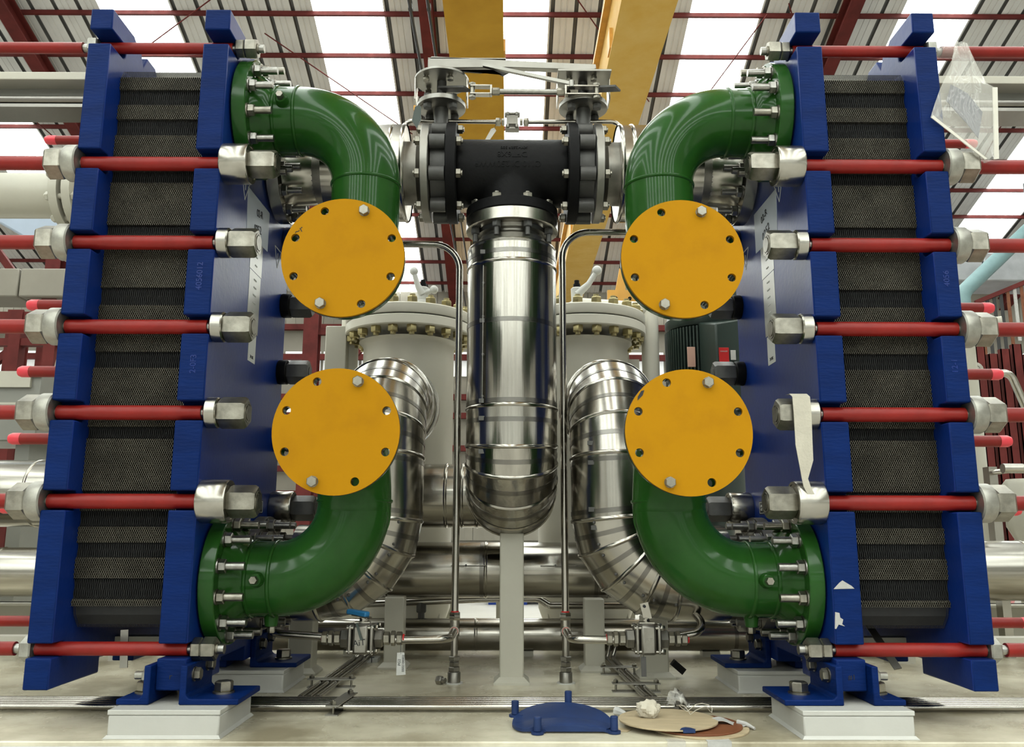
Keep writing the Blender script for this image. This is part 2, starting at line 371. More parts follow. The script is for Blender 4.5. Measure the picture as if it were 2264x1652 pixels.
# ------------------------------------------------------------------ skid deck
dk = thing('trim_1', '', '', (0, 3, FLOOR)); del dk['label'], dk['category']; structure(dk)
b = MB(); b.box(-3.6, 1.862, -.012, 3.6, 4.3, 0); b.obj('deck_plate', deckm, dk, bevel=.003)
b = MB(); b.box(-3.6, 1.868, -.20, 3.6, 1.878, -.012); b.box(-3.6, 1.80, -.21, 3.6, 1.878, -.20); b.obj('edge_channel', blockm, dk)
b = MB(); b.tube([(-3.6, 1.864, -.013), (3.6, 1.864, -.013)], .004, 6); b.obj('weld_bead', blockm, dk)
b = MB()
for x in (-3.4, -1.7, 0, 1.7, 3.4): b.box(x-.05, 1.9, FLOOR, x+.05, 4.2, -.012)
b.obj('cross_bearer', blockm, dk)
# ------------------------------------------------------------------ plate heat exchangers
XA, XB, XC, XD = 1.0767, 1.0197, .7855, .7211        # outer and inner faces of the two frame plates
Y0, YE, YC = 1.96, 2.625, 2.2925
BZ = [1.668, 1.330, 1.1235, .911, .7025, .495, .1655]  # tie bolt heights, top to bottom
BY = [2.026, 1.99, 1.99, 1.99, 1.99, 1.99, 2.0]
BR = [.0145, .0175, .0175, .0175, .0175, .0175, .0155]
SLOTS = [(1.1*0+1.643, 1.682), (1.3065, 1.3575), (1.098, 1.1445), (.8885, .935), (.6812, .728), (.474, .519), (.150, .181)]
def plate_outline():
    h = [(Y0, .082)]
    for i in range(6, -1, -1):
        lo, hi = SLOTS[i]; d = BY[i]+BR[i]+.004
        h += [(Y0, lo), (d-.012, lo), (d, lo+.01), (d, hi-.01), (d-.012, hi), (Y0, hi)]
    h += [(Y0, 1.7385), (2.085, 1.7385), (2.105, 1.725), (2.128, 1.725), (2.149, 1.688), (2.17, 1.725), (2.225, 1.725), (2.243, 1.70), (2.243, 1.60), (YC, 1.60)]
    front = h
    bot = [(2.195, .119), (2.195, .083), (2.03, .083)]
    back = [(2*YC-y, z) for y, z in h[:-1]][::-1]
    botb = [(2*YC-y, z) for y, z in bot[::-1]]
    return front+back+botb+bot
OUT = plate_outline()
nutL = shared('nut', lambda q: (q.hex((0,0,0), (0,0,.066), .066), q.cyl((0,0,.066), (0,0,.0685), .018, 20), q.ring((0,0,.0655), (0,0,1), .024, .021, .0018, 20)), zinc, 30)
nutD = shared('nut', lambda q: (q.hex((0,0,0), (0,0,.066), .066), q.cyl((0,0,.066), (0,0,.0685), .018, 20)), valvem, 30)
nutO = shared('nut', lambda q: q.hex((0,0,0), (0,0,.046), .074), zinc, 30)
nutS = shared('nut', lambda q: (q.hex((0,0,0), (0,0,.032), .046), q.cyl((0,0,.032), (0,0,.036), .013, 16)), zinc, 30)
nutT = shared('nut', lambda q: q.hex((0,0,0), (0,0,.026), .05), washer_m, 30)
wash = shared('washer', lambda q: q.lathe((0,0,0), (0,0,1), [(0,.034),(.003,.037),(.026,.037),(.029,.0345)], 28), chrome)
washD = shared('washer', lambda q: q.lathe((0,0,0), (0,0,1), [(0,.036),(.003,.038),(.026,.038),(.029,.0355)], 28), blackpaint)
washO = shared('washer', lambda q: q.lathe((0,0,0), (0,0,1), [(0,.042),(.003,.0455),(.030,.0455),(.035,.042)], 28), washer_m)
washS = shared('washer', lambda q: q.hex((0,0,0), (0,0,.022), .044), zinc, 30)
spacer = shared('spacer_cylinder', lambda q: (q.lathe((0,0,0), (0,0,1), [(0,.048),(.004,.0505),(.062,.0505),(.065,.049)], 40), q.ring((0,0,.065), (0,0,1), .049, .043, .0015, 40)), chrome)
brk_bolt = shared('bolt', lambda q: (q.cyl((0,0,0), (0,0,.004), .024, 20), q.hex((0,0,.004), (0,0,.026), .036)), zinc, 30)
side_bolt = shared('bolt', lambda q: (q.cyl((0,0,0), (0,0,.003), .016, 18), q.hex((0,0,.003), (0,0,.016), .025)), zinc, 30)
side_stud = shared('bolt', lambda q: (q.hex((0,0,0), (0,0,.018), .028), q.cyl((0,0,.018), (0,0,.036), .009, 12)), washer_m, 30)
# plate pack: the zigzag front edges of the corrugated plates
BANDS = []
for a, z in ((200, 230), (266, 296), (380, 402), (500, 517), (638, 672), (780, 811), (945, 968), (1086, 1100), (1132, 1163), (1203, 1232), (1281, 1322)):
    BANDS.append((at(300, z, 2.025).z, at(300, a, 2.025).z))
def pack_mesh():
    q = MB(); NP = 90; pitch = (XC*-1+XB-.004)/NP; x0 = XC+.002; P = .0105; z0, z1 = .256, 1.588
    zs = []; z = z0
    while z < z1: zs.append(z); z += P/4
    A = pitch*.62; th = .00028; dep = .022
    for i in range(NP+1):
        base = x0+i*pitch; sg = 1 if i % 2 else -1; rows = []; dark = []
        for k, z in enumerate(zs):
            inb = any(a-.001 <= z <= b_+.001 for a, b_ in BANDS)
            ph = (k % 4); o = (0, 1, 1, 0)[ph] if True else 0
            off = (A if o else -A)*sg*(0.62 if inb else 1)*.62
            if inb: off = A*.5*sg*math.cos(2*PI*z/.03)
            yy = 2.025+(.007 if inb else 0)
            rows.append((base+off, yy, z)); dark.append(inb)
        o0 = len(q.v)
        for x, y, z in rows: q.v += [(x-th, y, z), (x+th, y, z), (x+th, y+dep, z)]
        for k in range(len(rows)-1):
            a = o0+3*k; c = a+3; mi = 1 if dark[k] or dark[k+1] else 0
            q.f += [(a, a+1, c+1, c), (a+1, a+2, c+2, c+1)]; q.mi += [mi, mi]
    return q
def gasket_mesh():
    q = MB()
    prof = [(2.049, .262), (2.053, .235), (2.070, .212), (2.50, .212), (2.52, .24), (2.54, .262), (2.54, 1.58), (2.06, 1.58), (2.049, 1.56)]
    q.prism(prof, lambda y, z: (XC+.001, y, z), lambda y, z: (XB-.001, y, z))
    for i in range(90):                                   # plate lips round the lower corner and across the top
        x = XC+.002+i*(XB-XC-.004)/90
        for pr in (((2.030, .262), (2.036, .236), (2.06, .206)), ((2.026, 1.588), (2.034, 1.606), (2.06, 1.614), (2.16, 1.614))):
            rs = [((x-.0006, y, z), (x+.0006, y, z)) for y, z in pr]; o0 = len(q.v)
            for a, c in rs: q.v += [a, c]
            for k in range(len(rs)-1):
                q.f.append((o0+2*k, o0+2*k+1, o0+2*k+3, o0+2*k+2)); q.mi.append(0 if pr[0][1] > 1 else 0)
    return q
PK, GK = pack_mesh(), gasket_mesh()
def mirror(q, s):
    r = MB(); r.v = [(s*x, y, z) for x, y, z in q.v]; r.f = list(q.f); r.mi = list(q.mi); return r
def exchanger(s, label):
    t = thing('plate_heat_exchanger', label, 'heat exchanger', (s*.9, YC, .0575), 'plate heat exchangers')
    for nm, a, c in (('frame_plate', XD, XC), ('pressure_plate', XB, XA)):
        b = MB(); b.prism(OUT, lambda y, z: (s*a, y, z), lambda y, z: (s*c, y, z)); b.mi[0] = b.mi[1] = 1; o = b.obj(nm, [blue, blue_smooth], t, bevel=.0035)
    k = mirror(PK, s); k = k.obj('plate_edges', [plate_edge, gasket], t, smooth=0); k['kind'] = 'stuff'
    k = mirror(GK, s).obj('gasket_block', gasket, t, smooth=0)
    # tie bolts
    for row in (0, 1):
        for i in range(7):
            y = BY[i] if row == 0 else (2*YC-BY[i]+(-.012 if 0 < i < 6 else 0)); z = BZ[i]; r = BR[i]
            tb = link('tie_bolt', None, t, (s*.9, y, z))
            xe = 1.50+.006*i if row else 1.62
            q = MB(); q.cyl((s*.65, y, z), (s*(xe-.004), y, z), r*.72, 12); q.obj('threaded_rod', studm, tb)
            segs = [(XC+.001*0-.06, XB+.02)] if row == 0 else [(XC+.01, XB-.01)]
            q = MB()
            x0 = XD+.012 if 0 < i < 6 else XD+.01
            q.lathe((s*x0, y, z), (s, 0, 0), [(0, r*.96), (.004, r), (XA-.004-x0, r)], 20)
            if row == 0 and i in (1, 4): pass
            q.obj('sleeve', sleeve_m, tb)
            xo = XA+.081 if 0 < i < 6 else XA+.045
            q = MB()
            if row: q.lathe((s*xo, y, z), (s, 0, 0), [(0, r), (xe-xo-.03, r), (xe-xo, r*.93)], 20)
            else: q.lathe((s*xo, y, z), (s, 0, 0), [(0, r), (xe-xo, r)], 20)
            q.obj('outer_sleeve', sleeve_m, tb)
            if row:
                q = MB(); q.lathe((s*(xe-.03), y, z), (s, 0, 0), [(0, r*1.03), (.026, r*1.03), (.036, r*.8)], 20); q.obj('sleeve_cap', sleeve_end, tb)
            ri, ro = toward((-s, 0, 0)), toward((s, 0, 0))
            if 0 < i < 6:
                if i in (1, 5):
                    link('spacer_cylinder', spacer, tb, (s*XD, y, z), ri); xn = XD-.0652
                else:
                    q = MB(); q.cyl((s*(XD+.004), y, z), (s*(XD-.004), y, z), .022, 20); q.obj('sleeve_end', washer_m, tb)
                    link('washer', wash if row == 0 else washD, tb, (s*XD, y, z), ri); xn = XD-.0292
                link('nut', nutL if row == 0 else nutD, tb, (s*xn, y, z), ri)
                link('washer', washO, tb, (s*XA, y, z), ro); link('nut', nutO, tb, (s*(XA+.035), y, z), ro)
            else:
                link('washer', washS, tb, (s*XD, y, z), ri); link('nut', nutS, tb, (s*(XD-.022), y, z), ri)
                link('nut', nutT, tb, (s*XA, y, z), ro)
    # carrying bar above the pack
    b = MB(); b.box(s*.80, 2.236, 1.698, s*2.6, 2.345, 1.722); b.obj('carrying_bar', grey, t, bevel=.002)
    b = MB(); b.box(s*.80, 2.29, 1.652, s*2.6, 2.32, 1.698); b.obj('carrying_web', cabinet_m, t)
    b = MB(); b.box(s*.80, 2.245, 1.618, s*2.6, 2.34, 1.628); b.tube([(s*.8, 2.25, 1.642), (s*2.6, 2.25, 1.642)], .012, 10); b.box(s*.80, 2.255, 1.628, s*2.6, 2.33, 1.652); b.obj('carrying_rail', bandm, t)
    b = MB(); b.box(s*2.5, 2.22, FLOOR+.3, s*2.6, 2.36, 1.618); b.obj('support_column', grey, t)
    # guide bar under the pack and its strip
    b = MB(); b.box(s*.80, 2.27, .12, s*2.55, 2.31, .16); b.obj('guide_bar', grey, t)
    b = MB(); b.beam((s*.88, 2.20, .225) if s > 0 else (s*.905, 2.06, .20), (s*.90, 2.06, .115), .018, .003, up=(0, 1, 0)); b.obj('protection_strip', platem, t)
    # foot brackets
    for y0, y1 in ((1.932, 2.10), (2.446, 2.62)):
        for xi, xo_, leg0, leg1, side in ((.592, XD, XD-.0145, XD, -1), (XC, .856, XC, XC+.0145, 1)):
            b = MB()
            poly = [(xi, .0575), (xo_, .0575), (xo_, .139), (leg0, .139), (leg0, .078), (leg0-.008, .070), (xi, .070)] if side < 0 else [(xi, .0575), (xo_, .0575), (xo_, .070), (leg1+.008, .070), (leg1, .078), (leg1, .139), (xi, .139)]
            b.prism(poly, lambda x, z: (s*x, y0, z), lambda x, z: (s*x, y1, z))
            o = b.obj('foot_bracket', blue, t, bevel=.0025)
            link('bolt', brk_bolt, o, (s*(.648 if side < 0 else .822), (y0+y1)/2-.01, .070))
            if side < 0:
                link('bolt', side_bolt, o, (s*leg0, y0+.045, .115), toward((-s, 0, 0))); link('bolt', side_bolt, o, (s*leg0, y0+.13, .125), toward((-s, 0, 0)))
            else:
                link('bolt', side_stud, o, (s*leg1, y0+.045, .112), toward((s, 0, 0)))
    # jack plug on the top edge
    b = MB(); b.cyl((s*1.0197, 2.205, 1.632), (s*.985, 2.205, 1.632), .011, 12); b.hex((s*1.012, 2.205, 1.632), (s*.998, 2.205, 1.632), .03); b.obj('roller_bolt', zinc, t)
    return t
left = exchanger(-1, 'blue plate heat exchanger on the left, clean front edges and a paper note')
right = exchanger(1, 'blue plate heat exchanger on the right, its front edge stuck with torn white paper tape')
# engraved number plates, labels and stickers on the inner faces
def sticker(par, s, pts, m_, name, th=.0008):
    b = MB(); n = len(pts); b.prism(pts, lambda y, z: (s*XD, y, z), lambda y, z: (s*(XD-th), y, z)); return b.obj(name, m_, par, smooth=0)
def _unused(par, s, body, size, y, z, m_, name='lettering', up=(0, 0, 1), th=.001):
    return put_text(body, size, (s*(XD-th), y, z), (0, -s*-1*-1, 0) if False else (0, (1 if s < 0 else -1), 0), up, m_, par, name)
for s, par, note in ((-1, left, '0452\n  Rev'), (1, right, 'Rev\n0452')):
    o = sticker(par, s, [(2.19, 1.226), (2.39, 1.236), (2.39, 1.356), (2.18, 1.352)], paper_m, 'paper_note')
    put_text('02-R', .030, (s*(XD-.0015), 2.295, 1.315), (0, 1 if s < 0 else -1, .2), (0, -.2*(1 if s < 0 else -1), 1), ink, o, 'handwriting', .0003)
    put_text('0252', .034, (s*(XD-.0015), 2.285, 1.265), (0, 1 if s < 0 else -1, .25), (0, -.25*(1 if s < 0 else -1), 1), ink, o, 'handwriting', .0003)
    o = sticker(par, s, [(2.235, 1.14), (2.345, 1.14), (2.345, 1.235), (2.235, 1.225)], alum_m, 'name_plate')
    for k in range(3): put_text('IIIII IIII II', .006, (s*(XD-.0015), 2.29, 1.21-.025*k), (0, 1 if s < 0 else -1, 0), (0, 0, 1), white_m, o, 'engraving', .0003)
    o = sticker(par, s, [(2.238, .970), (2.340, .970), (2.340, 1.138), (2.238, 1.138)], alum_m, 'name_plate')
    for k in range(6): put_text('IIII III IIIII I', .006, (s*(XD-.0015), 2.29, 1.118-.022*k), (0, 1 if s < 0 else -1, 0), (0, 0, 1), white_m, o, 'engraving', .0003)
    o = sticker(par, s, [(2.265, .886), (2.33, .886), (2.33, .966), (2.265, .966)], white_m, 'white_sticker')
    put_text('24 RK', .012, (s*(XD-.0015), 2.297, .900), (0, 1 if s < 0 else -1, 0), (0, 0, 1), ink, o, 'print', .0003)
    for y, z, nm in ((2.462, .496, 'S3' if s > 0 else 'S4'), ):
        o = sticker(par, s, [(y-.024, z-.019), (y+.024, z-.019), (y+.024, z+.019), (y-.024, z+.019)], tag_black, 'port_label')
        b = MB()
        for (a0, c0, a1, c1) in ((-.021, -.016, .021, -.0145), (-.021, .0145, .021, .016), (-.021, -.016, -.0195, .016), (.0195, -.016, .021, .016)):
            b.box(s*(XD-.0008), y+a0, z+c0, s*(XD-.0013), y+a1, z+c1)
        b.obj('border', white_m, o, smooth=0)
        put_text(nm, .02, (s*(XD-.0013), y, z), (0, 0, 1), (0, -(1 if s < 0 else -1), 0), white_m, o, 'print')
    for (y, z) in ((2.16, 1.345), (2.50, 1.262)):                      # outlined warning triangles
        b = MB(); P3 = [V(s*(XD-.0004), y-.035, z+.02), V(s*(XD-.0004), y+.035, z+.02), V(s*(XD-.0004), y, z-.04)]
        for k in range(3): b.beam(P3[k], P3[(k+1) % 3], .003, .0009, up=(1, 0, 0))
        b.box(s*XD, y-.002, z-.012, s*(XD-.0009), y+.002, z+.006)
        b.obj('warning_triangle', white_m, par, smooth=0)
# stamped numbers on the plate edges
for par, x, z, body in ((left, -.752, 1.03, '4056012'), (left, -.752, .815, '2-0F3'), (right, 1.046, 1.03, '4056'), (right, 1.046, .815, '12-1')):
    put_text(body, .02, (x, Y0-.0002, z), (0, 0, 1), (-1, 0, 0), blue_smooth, par, 'stamping', .0006)
put_text('#1', .016, (.752, Y0-.0004, .112), (1, 0, 0), (0, 0, 1), ink, right, 'marking')
put_text('r', .018, (-.752, Y0-.0004, .112), (1, 0, 0), (0, 0, 1), ink, left, 'marking')
for i, pts in enumerate(([(.724, .302), (.771, .303), (.765, .309), (.745, .321), (.738, .316)], [(.721, .216), (.724, .252), (.7335, .250), (.7345, .240), (.741, .236), (.738, .226), (.744, .221), (.730, .225), (.724, .2155)])):
    b = MB(); b.prism(pts, lambda x, z: (x, Y0-.0012, z), lambda x, z: (x, Y0-.0002, z)); b.obj('torn_tape', tape_m, right, smooth=0)
# white feet under the exchangers
for s, l1 in ((-1, 'left'), (1, 'right')):
    for y0, y1, l2 in ((1.883, 2.112, 'front'), (2.397, 2.64, 'rear')):
        t = thing('foot_block', f'off-white steel foot block under the {l2} foot of the {l1} exchanger', 'foot block', (s*.7317, (y0+y1)/2, 0), 'foot blocks under the exchangers')
        b = MB(); b.box(s*.6145, y0+.0015, 0, s*.849, y1-.0015, .047); b.obj('hollow_section', blockm, t, bevel=.004)
        b = MB(); b.box(s*.6131, y0, .047, s*.8503, y1, .0572); b.obj('top_plate', blockm, t, bevel=.0015)
        b = MB(); X0, X1, Ya, Yb = .6145, .849, y0+.0015, y1-.0015; c = .006
        b.rings([[(s*X0-s*c, Ya-c, .0005), (s*X1+s*c, Ya-c, .0005), (s*X1+s*c, Yb+c, .0005), (s*X0-s*c, Yb+c, .0005)], [(s*X0, Ya, .007), (s*X1, Ya, .007), (s*X1, Yb, .007), (s*X0, Yb, .007)]], cap0=False, cap1=False)
        b.obj('weld_fillet', blockm, t)
# ------------------------------------------------------------------ green spool pieces and yellow blind covers
XP, YN, YD, RP = .392, 2.14, 1.87, .0905
HOLES = [(.1205*math.cos(math.radians(22.5+45*k)), .1205*math.sin(math.radians(22.5+45*k)), .0098) for k in range(8)]
cover_me = curve_plate(.1417, HOLES, .009); cover_me.materials.append(yellow)
gsk_me = curve_plate(.1424, HOLES+[(0, 0, .09)], .004); gsk_me.materials.append(rim_mat)
flg_me = curve_plate(.1400, HOLES+[(0, 0, .084)], .024); flg_me.materials.append(green)
def R_face(): return (PI/2, 0, 0)         # mesh +Z turned to -Y
hexbolt = shared('bolt', lambda q: (q.cyl((0,0,0), (0,0,.002), .0125, 18), q.hex((0,0,.002), (0,0,.0135), .0215)), zinc, 30)
stud_me = shared('stud', lambda q: (q.cyl((0,0,0), (0,0,.003), .0185, 18), q.hex((0,0,.003), (0,0,.0195), .028), q.cyl((0,0,.0195), (0,0,.062), .0095, 12)), studm, 30)
stud_b = shared('stud', lambda q: (q.cyl((0,0,0), (0,0,.003), .0185, 18), q.hex((0,0,.003), (0,0,.0195), .028), q.cyl((0,0,.0195), (0,0,.062), .0095, 12)), zinc, 30)
def spool(s, up, label, clabel):
    zn = 1.522 if up else .313; zd = 1.049 if up else .646; dz = -1 if up else 1
    t = thing('green_pipe_bend', label, 'pipe', (s*XP, YN, zn), 'green pipe bends on the exchanger ports')
    q = MB(); q.lathe((s*.716, YN, zn), (-s, 0, 0), [(0, .154), (.002, .156), (.034, .156), (.036, .154)], 64); q.obj('port_flange', green, t)
    q = MB(); q.lathe((s*.682, YN, zn), (-s, 0, 0), [(0, .122), (.008, .118), (.03, .102), (.042, RP+.001), (.046, RP)], 48); q.obj('weld_neck', green, t)
    pts = polyline([((s*.66, YN, zn), 0), ((s*XP, YN, zn), .185), ((s*XP, YN, zd), .178), ((s*XP, YD+.045, zd), 0)], 18)
    q = MB(); q.tube(pts, RP, 48); q.obj('bend', green, t)
    for p, d in (((s*(XP+.185), YN, zn), (1, 0, 0)), ((s*XP, YN, zn+dz*.188), (0, 0, 1)), ((s*.632, YN, zn), (1, 0, 0))):
        q = MB(); q.lathe(Vector(p)-Vector(d)*.006, d, [(0, RP-.003), (.002, RP+.001), (.004, RP+.0032), (.007, RP+.0038), (.010, RP+.003), (.0125, RP-.003)], 48, cap=False)
        q.obj('weld_seam', green, t)
    q = MB(); q.lathe((s*XP, YD+.036, zd), (0, 1, 0), [(0, .112), (.012, .105), (.03, RP+.002), (.035, RP)], 40); q.obj('hub', green, t)
    link('outlet_flange', flg_me, t, (s*XP, YD+.037, zd), R_face())
    for k in range(12):
        a = 2*PI*(k+.5)/12
        link('stud', stud_me if k % 3 else stud_b, t, (s*.680, YN+.134*math.cos(a), zn+.134*math.sin(a)), toward((-s, 0, 0)))
    if up and s > 0: dvec = V(.45, -.55, .45).normalized()
    elif up: dvec = V(0, -1, .12).normalized()
    else: dvec = V(0, -1, .02).normalized()
    xb = .603 if up else .60
    c = V(s*xb, YN, zn)
    q = MB(); q.lathe(c+dvec*(RP-.01), dvec, [(0, .021), (.012, .017), (.027, .0155), (.030, .014)], 20); q.obj('vent_boss', green, t)
    q = MB(); q.hex(c+dvec*(RP+.018), c+dvec*(RP+.035), .0175); q.obj('hex_plug', zinc, t)
    q = MB()
    if up: q.lathe((s*.60, YN+.03, zn+RP-.01), (0, .3, 1), [(0, .014), (.03, .012)], 16); q.hex((s*.60, YN+.038, zn+RP+.02), (s*.60, YN+.043, zn+RP+.035), .016)
    else: q.lathe((s*.585, YN, zn-RP+.008), (0, 0, -1), [(0, .02), (.015, .017), (.03, .015)], 16)
    q.obj('nipple', green, t)
    if not up:
        q = MB(); q.hex((s*.585, YN, zn-RP-.022), (s*.585, YN, zn-RP-.038), .017); q.obj('drain_plug', zinc, t)
    c_ = thing('blind_cover', clabel, 'cover', (s*XP, YD, zd), 'round yellow blind covers')
    link('disc', cover_me, c_, (s*XP, YD+.009, zd), R_face())
    link('gasket', gsk_me, c_, (s*XP, YD+.013, zd), R_face())
    for a in (67.5, 247.5):
        a = math.radians(a)
        link('bolt', hexbolt, c_, (s*XP+.1205*math.cos(a), YD, zd+.1205*math.sin(a)), R_face())
    if s < 0 and up: put_text('~r', .022, (s*XP-.104, YD-.0002, zd+.064), (.8, 0, .5), (-.5, 0, .8), ink, c_, 'pen_mark')
    if s > 0 and not up:
        q = MB(); q.prism([(-.112, .079), (-.104, .092), (-.097, .094), (-.101, .082), (-.113, .070)], lambda x, z: (s*XP+x, YD-.0006, zd+z), lambda x, z: (s*XP+x, YD+.0002, zd+z)); q.obj('paint_chip', ink, c_)
spool(-1, True, 'glossy green pipe bend turning down from the top port of the left exchanger', 'round yellow blind cover on the upper left green pipe, pen scribble near its rim')
spool(1, True, 'glossy green pipe bend turning down from the top port of the right exchanger', 'round yellow blind cover on the upper right green pipe, in front of the green motor')
spool(-1, False, 'glossy green pipe bend rising from the bottom port of the left exchanger', 'round yellow blind cover on the lower left green pipe')
spool(1, False, 'glossy green pipe bend rising from the bottom port of the right exchanger', 'round yellow blind cover on the lower right green pipe, black chipped paint at its edge')

# ------------------------------------------------------------------ black tee with two butterfly valves
YT, ZT = 2.45, 1.509
fl_bolt = shared('bolt', lambda q: (q.hex((0,0,0), (0,0,.016), .025), q.cyl((0,0,.016), (0,0,.020), .008, 10)), zinc, 30)
fl_stud = shared('stud', lambda q: (q.hex((0,0,0), (0,0,.018), .024), q.cyl((0,0,.018), (0,0,.042), .008, 10)), valvem, 30)
t = thing('tee_fitting', 'black cast pipe tee with raised lettering, above the middle clad pipe', 'pipe tee', (0, YT, ZT))
q = MB(); q.lathe((-.17, YT, ZT), (1, 0, 0), [(0, .103), (.34, .103)], 48); q.lathe((0, YT, ZT), (0, 0, -1), [(0, .096), (.128, .096)], 48)
o = q.obj('body', blackpaint, t)
rm_ = o.modifiers.new('remesh', 'REMESH'); rm_.mode = 'VOXEL'; rm_.voxel_size = .006; rm_.use_smooth_shade = True
sm_ = o.modifiers.new('smooth', 'SMOOTH'); sm_.iterations = 14; sm_.factor = .5
for s in (-1, 1):
    q = MB(); q.lathe((s*.166, YT, ZT), (s, 0, 0), [(0, .150), (.002, .1525), (.029, .1525), (.031, .150)], 48); q.obj('end_flange', blackpaint, t)
    for k in range(8):
        a = PI/8+k*PI/4; link('bolt', fl_bolt, t, (s*.166, YT+.132*math.cos(a), ZT+.132*math.sin(a)), toward((-s, 0, 0)))
q = MB(); q.lathe((0, YT, 1.386), (0, 0, -1), [(0, .137), (.002, .139), (.029, .139), (.031, .137)], 48); q.obj('branch_flange', blackpaint, t)
for k in range(8):
    a = PI/8+k*PI/4; link('bolt', fl_bolt, t, (.118*math.cos(a), YT+.118*math.sin(a), 1.386), (0, 0, 0))
def cast(body, size, x, ang):             # lettering cast upside down, wrapped round the run
    me = text_mesh(body, size, .0018); me.materials.clear(); me.materials.append(blackpaint)
    for v in me.vertices:
        a = math.radians(ang)-v.co.y/.103; r = .1025+v.co.z
        v.co = (-v.co.x+x, YT-r*math.cos(a), ZT+r*math.sin(a))
    OFFm = Vector(OFF[t.name]); me.transform(Matrix.Translation(-OFFm)); me.update()
    link('cast_lettering', me, t)
cast('SCI', .024, .0, -29); cast('C110 DI 250WWF', .025, -.012, -6); cast('DFT6X8', .026, .0, 11); cast('XYH2S2F 300', .014, .005, 25)
# steel neck flange under the tee
def clad_ring(q, c, d, r): q.lathe(Vector(c)-Vector(d)*.006, d, [(0, r), (.003, r+.004), (.006, r+.0055), (.009, r+.004), (.012, r)], 40, cap=False)
def clad_pipe(name, label, runs, mats, parent=None, loc=None, group=None):
    pass
rivet = shared('rivet', lambda q: q.sphere((0,0,0), .0042, 10, 6), valvem)
def sections(t, pts, r, m_, beads=(), bands=(), n=44):
    """pts: joints of the cladding; every piece between two joints is a part with its bead"""
    for i in range(len(pts)-1):
        a, c = Vector(pts[i]), Vector(pts[i+1])
    q0 = MB(); q0.tube(pts, r, n); rings = [q0.v[k*n:(k+1)*n] for k in range(len(pts))]
    for i in range(len(pts)-1):
        q = MB(); q.rings([rings[i], rings[i+1]], cap0=False, cap1=False); q.obj('cladding', m_, t)
    for i in range(len(pts)):
        if i in beads or beads == 'all':
            c = Vector(pts[i]); d = (Vector(pts[min(i+1, len(pts)-1)])-Vector(pts[max(i-1, 0)])).normalized()
            q = MB(); rs = []
            for tt, k in ((-.006, .999), (-.003, 1.018), (0, 1.026), (.003, 1.018), (.006, .999)):
                rs.append([c+(Vector(p)-c)*k+d*tt for p in rings[i]])
            q.rings(rs, cap0=False, cap1=False); q.obj('bead', clad_e, t)
    for i, f in bands:
        c = Vector(pts[i]).lerp(Vector(pts[i+1]), f); d = (Vector(pts[i+1])-Vector(pts[i])).normalized()
        mid = [Vector(a).lerp(Vector(b_), f) for a, b_ in zip(rings[i], rings[i+1])]
        q = MB(); q.rings([[c+(p-c)*k+d*tt for p in mid] for tt, k in ((-.0065, 1.0), (-.0065, 1.008), (.0065, 1.008), (.0065, 1.0))], cap0=False, cap1=False); q.obj('band', bandm, t)
        p = mid[0 if abs(d.z) < .5 else 30]; nrm = (p-c).normalized()
        if abs(d.z) > .9:
            px = c+V(-.62*r, -.785*r, 0)*1.01
            q = MB(); q.box(px.x-.009, px.y-.003, px.z-.006, px.x+.009, px.y+.004, px.z+.006); q.obj('band_clip', valvem, t)
t = thing('clad_riser_pipe', 'thick steel-clad vertical pipe in the middle, hanging below the black tee', 'pipe', (0, YT, .6))
q = MB(); q.lathe((0, YT, 1.354), (0, 0, -1), [(0, .136), (.002, .139), (.036, .139), (.038, .136)], 48); q.obj('flange', chrome, t)
q = MB(); q.lathe((0, YT, 1.317), (0, 0, -1), [(0, .106), (.012, .104), (.016, .094), (.022, .094), (.03, .102), (.055, .094), (.10, .094)], 44); q.obj('pipe_neck', pickled, t)
for k in range(8):
    a = PI/8+k*PI/4; link('stud', fl_stud, t, (.118*math.cos(a), YT+.118*math.sin(a), 1.316), (PI, 0, 0))
RC = .1325
pts = [V(0, YT, 1.258), V(0, YT, 1.195), V(0, YT, .775)]+polyline([((0, YT, .675), 0), ((0, YT, .545), .125), ((0, 2.70, .545), 0)], 4)[1:-1]+[V(0, 2.82, .545)]
q = MB(); q.lathe((0, YT, 1.262), (0, 0, -1), [(0, .094), (0, RC-.003), (.006, RC+.001), (.012, RC)], 44, cap=False); q.obj('end_cap', clad_e, t)
sections(t, pts, RC, clad_v, beads=(1, 2, 3, 4, 5, 6, 7), bands=((0, .55), (1, .42), (1, .97), (2, .35), (3, .5), (4, .5), (5, .5)))
for z in (1.13, 1.03, .92, .80): link('rivet', rivet, t, (-.62*RC*1.0, YT-.785*RC-.001, z))
q = MB(); q.beam((-.0825, YT-.1045, 1.18), (-.0825, YT-.1045, .78), .0015, .02, up=(0, 1, 0)); q.obj('lap_seam', bandm, t)

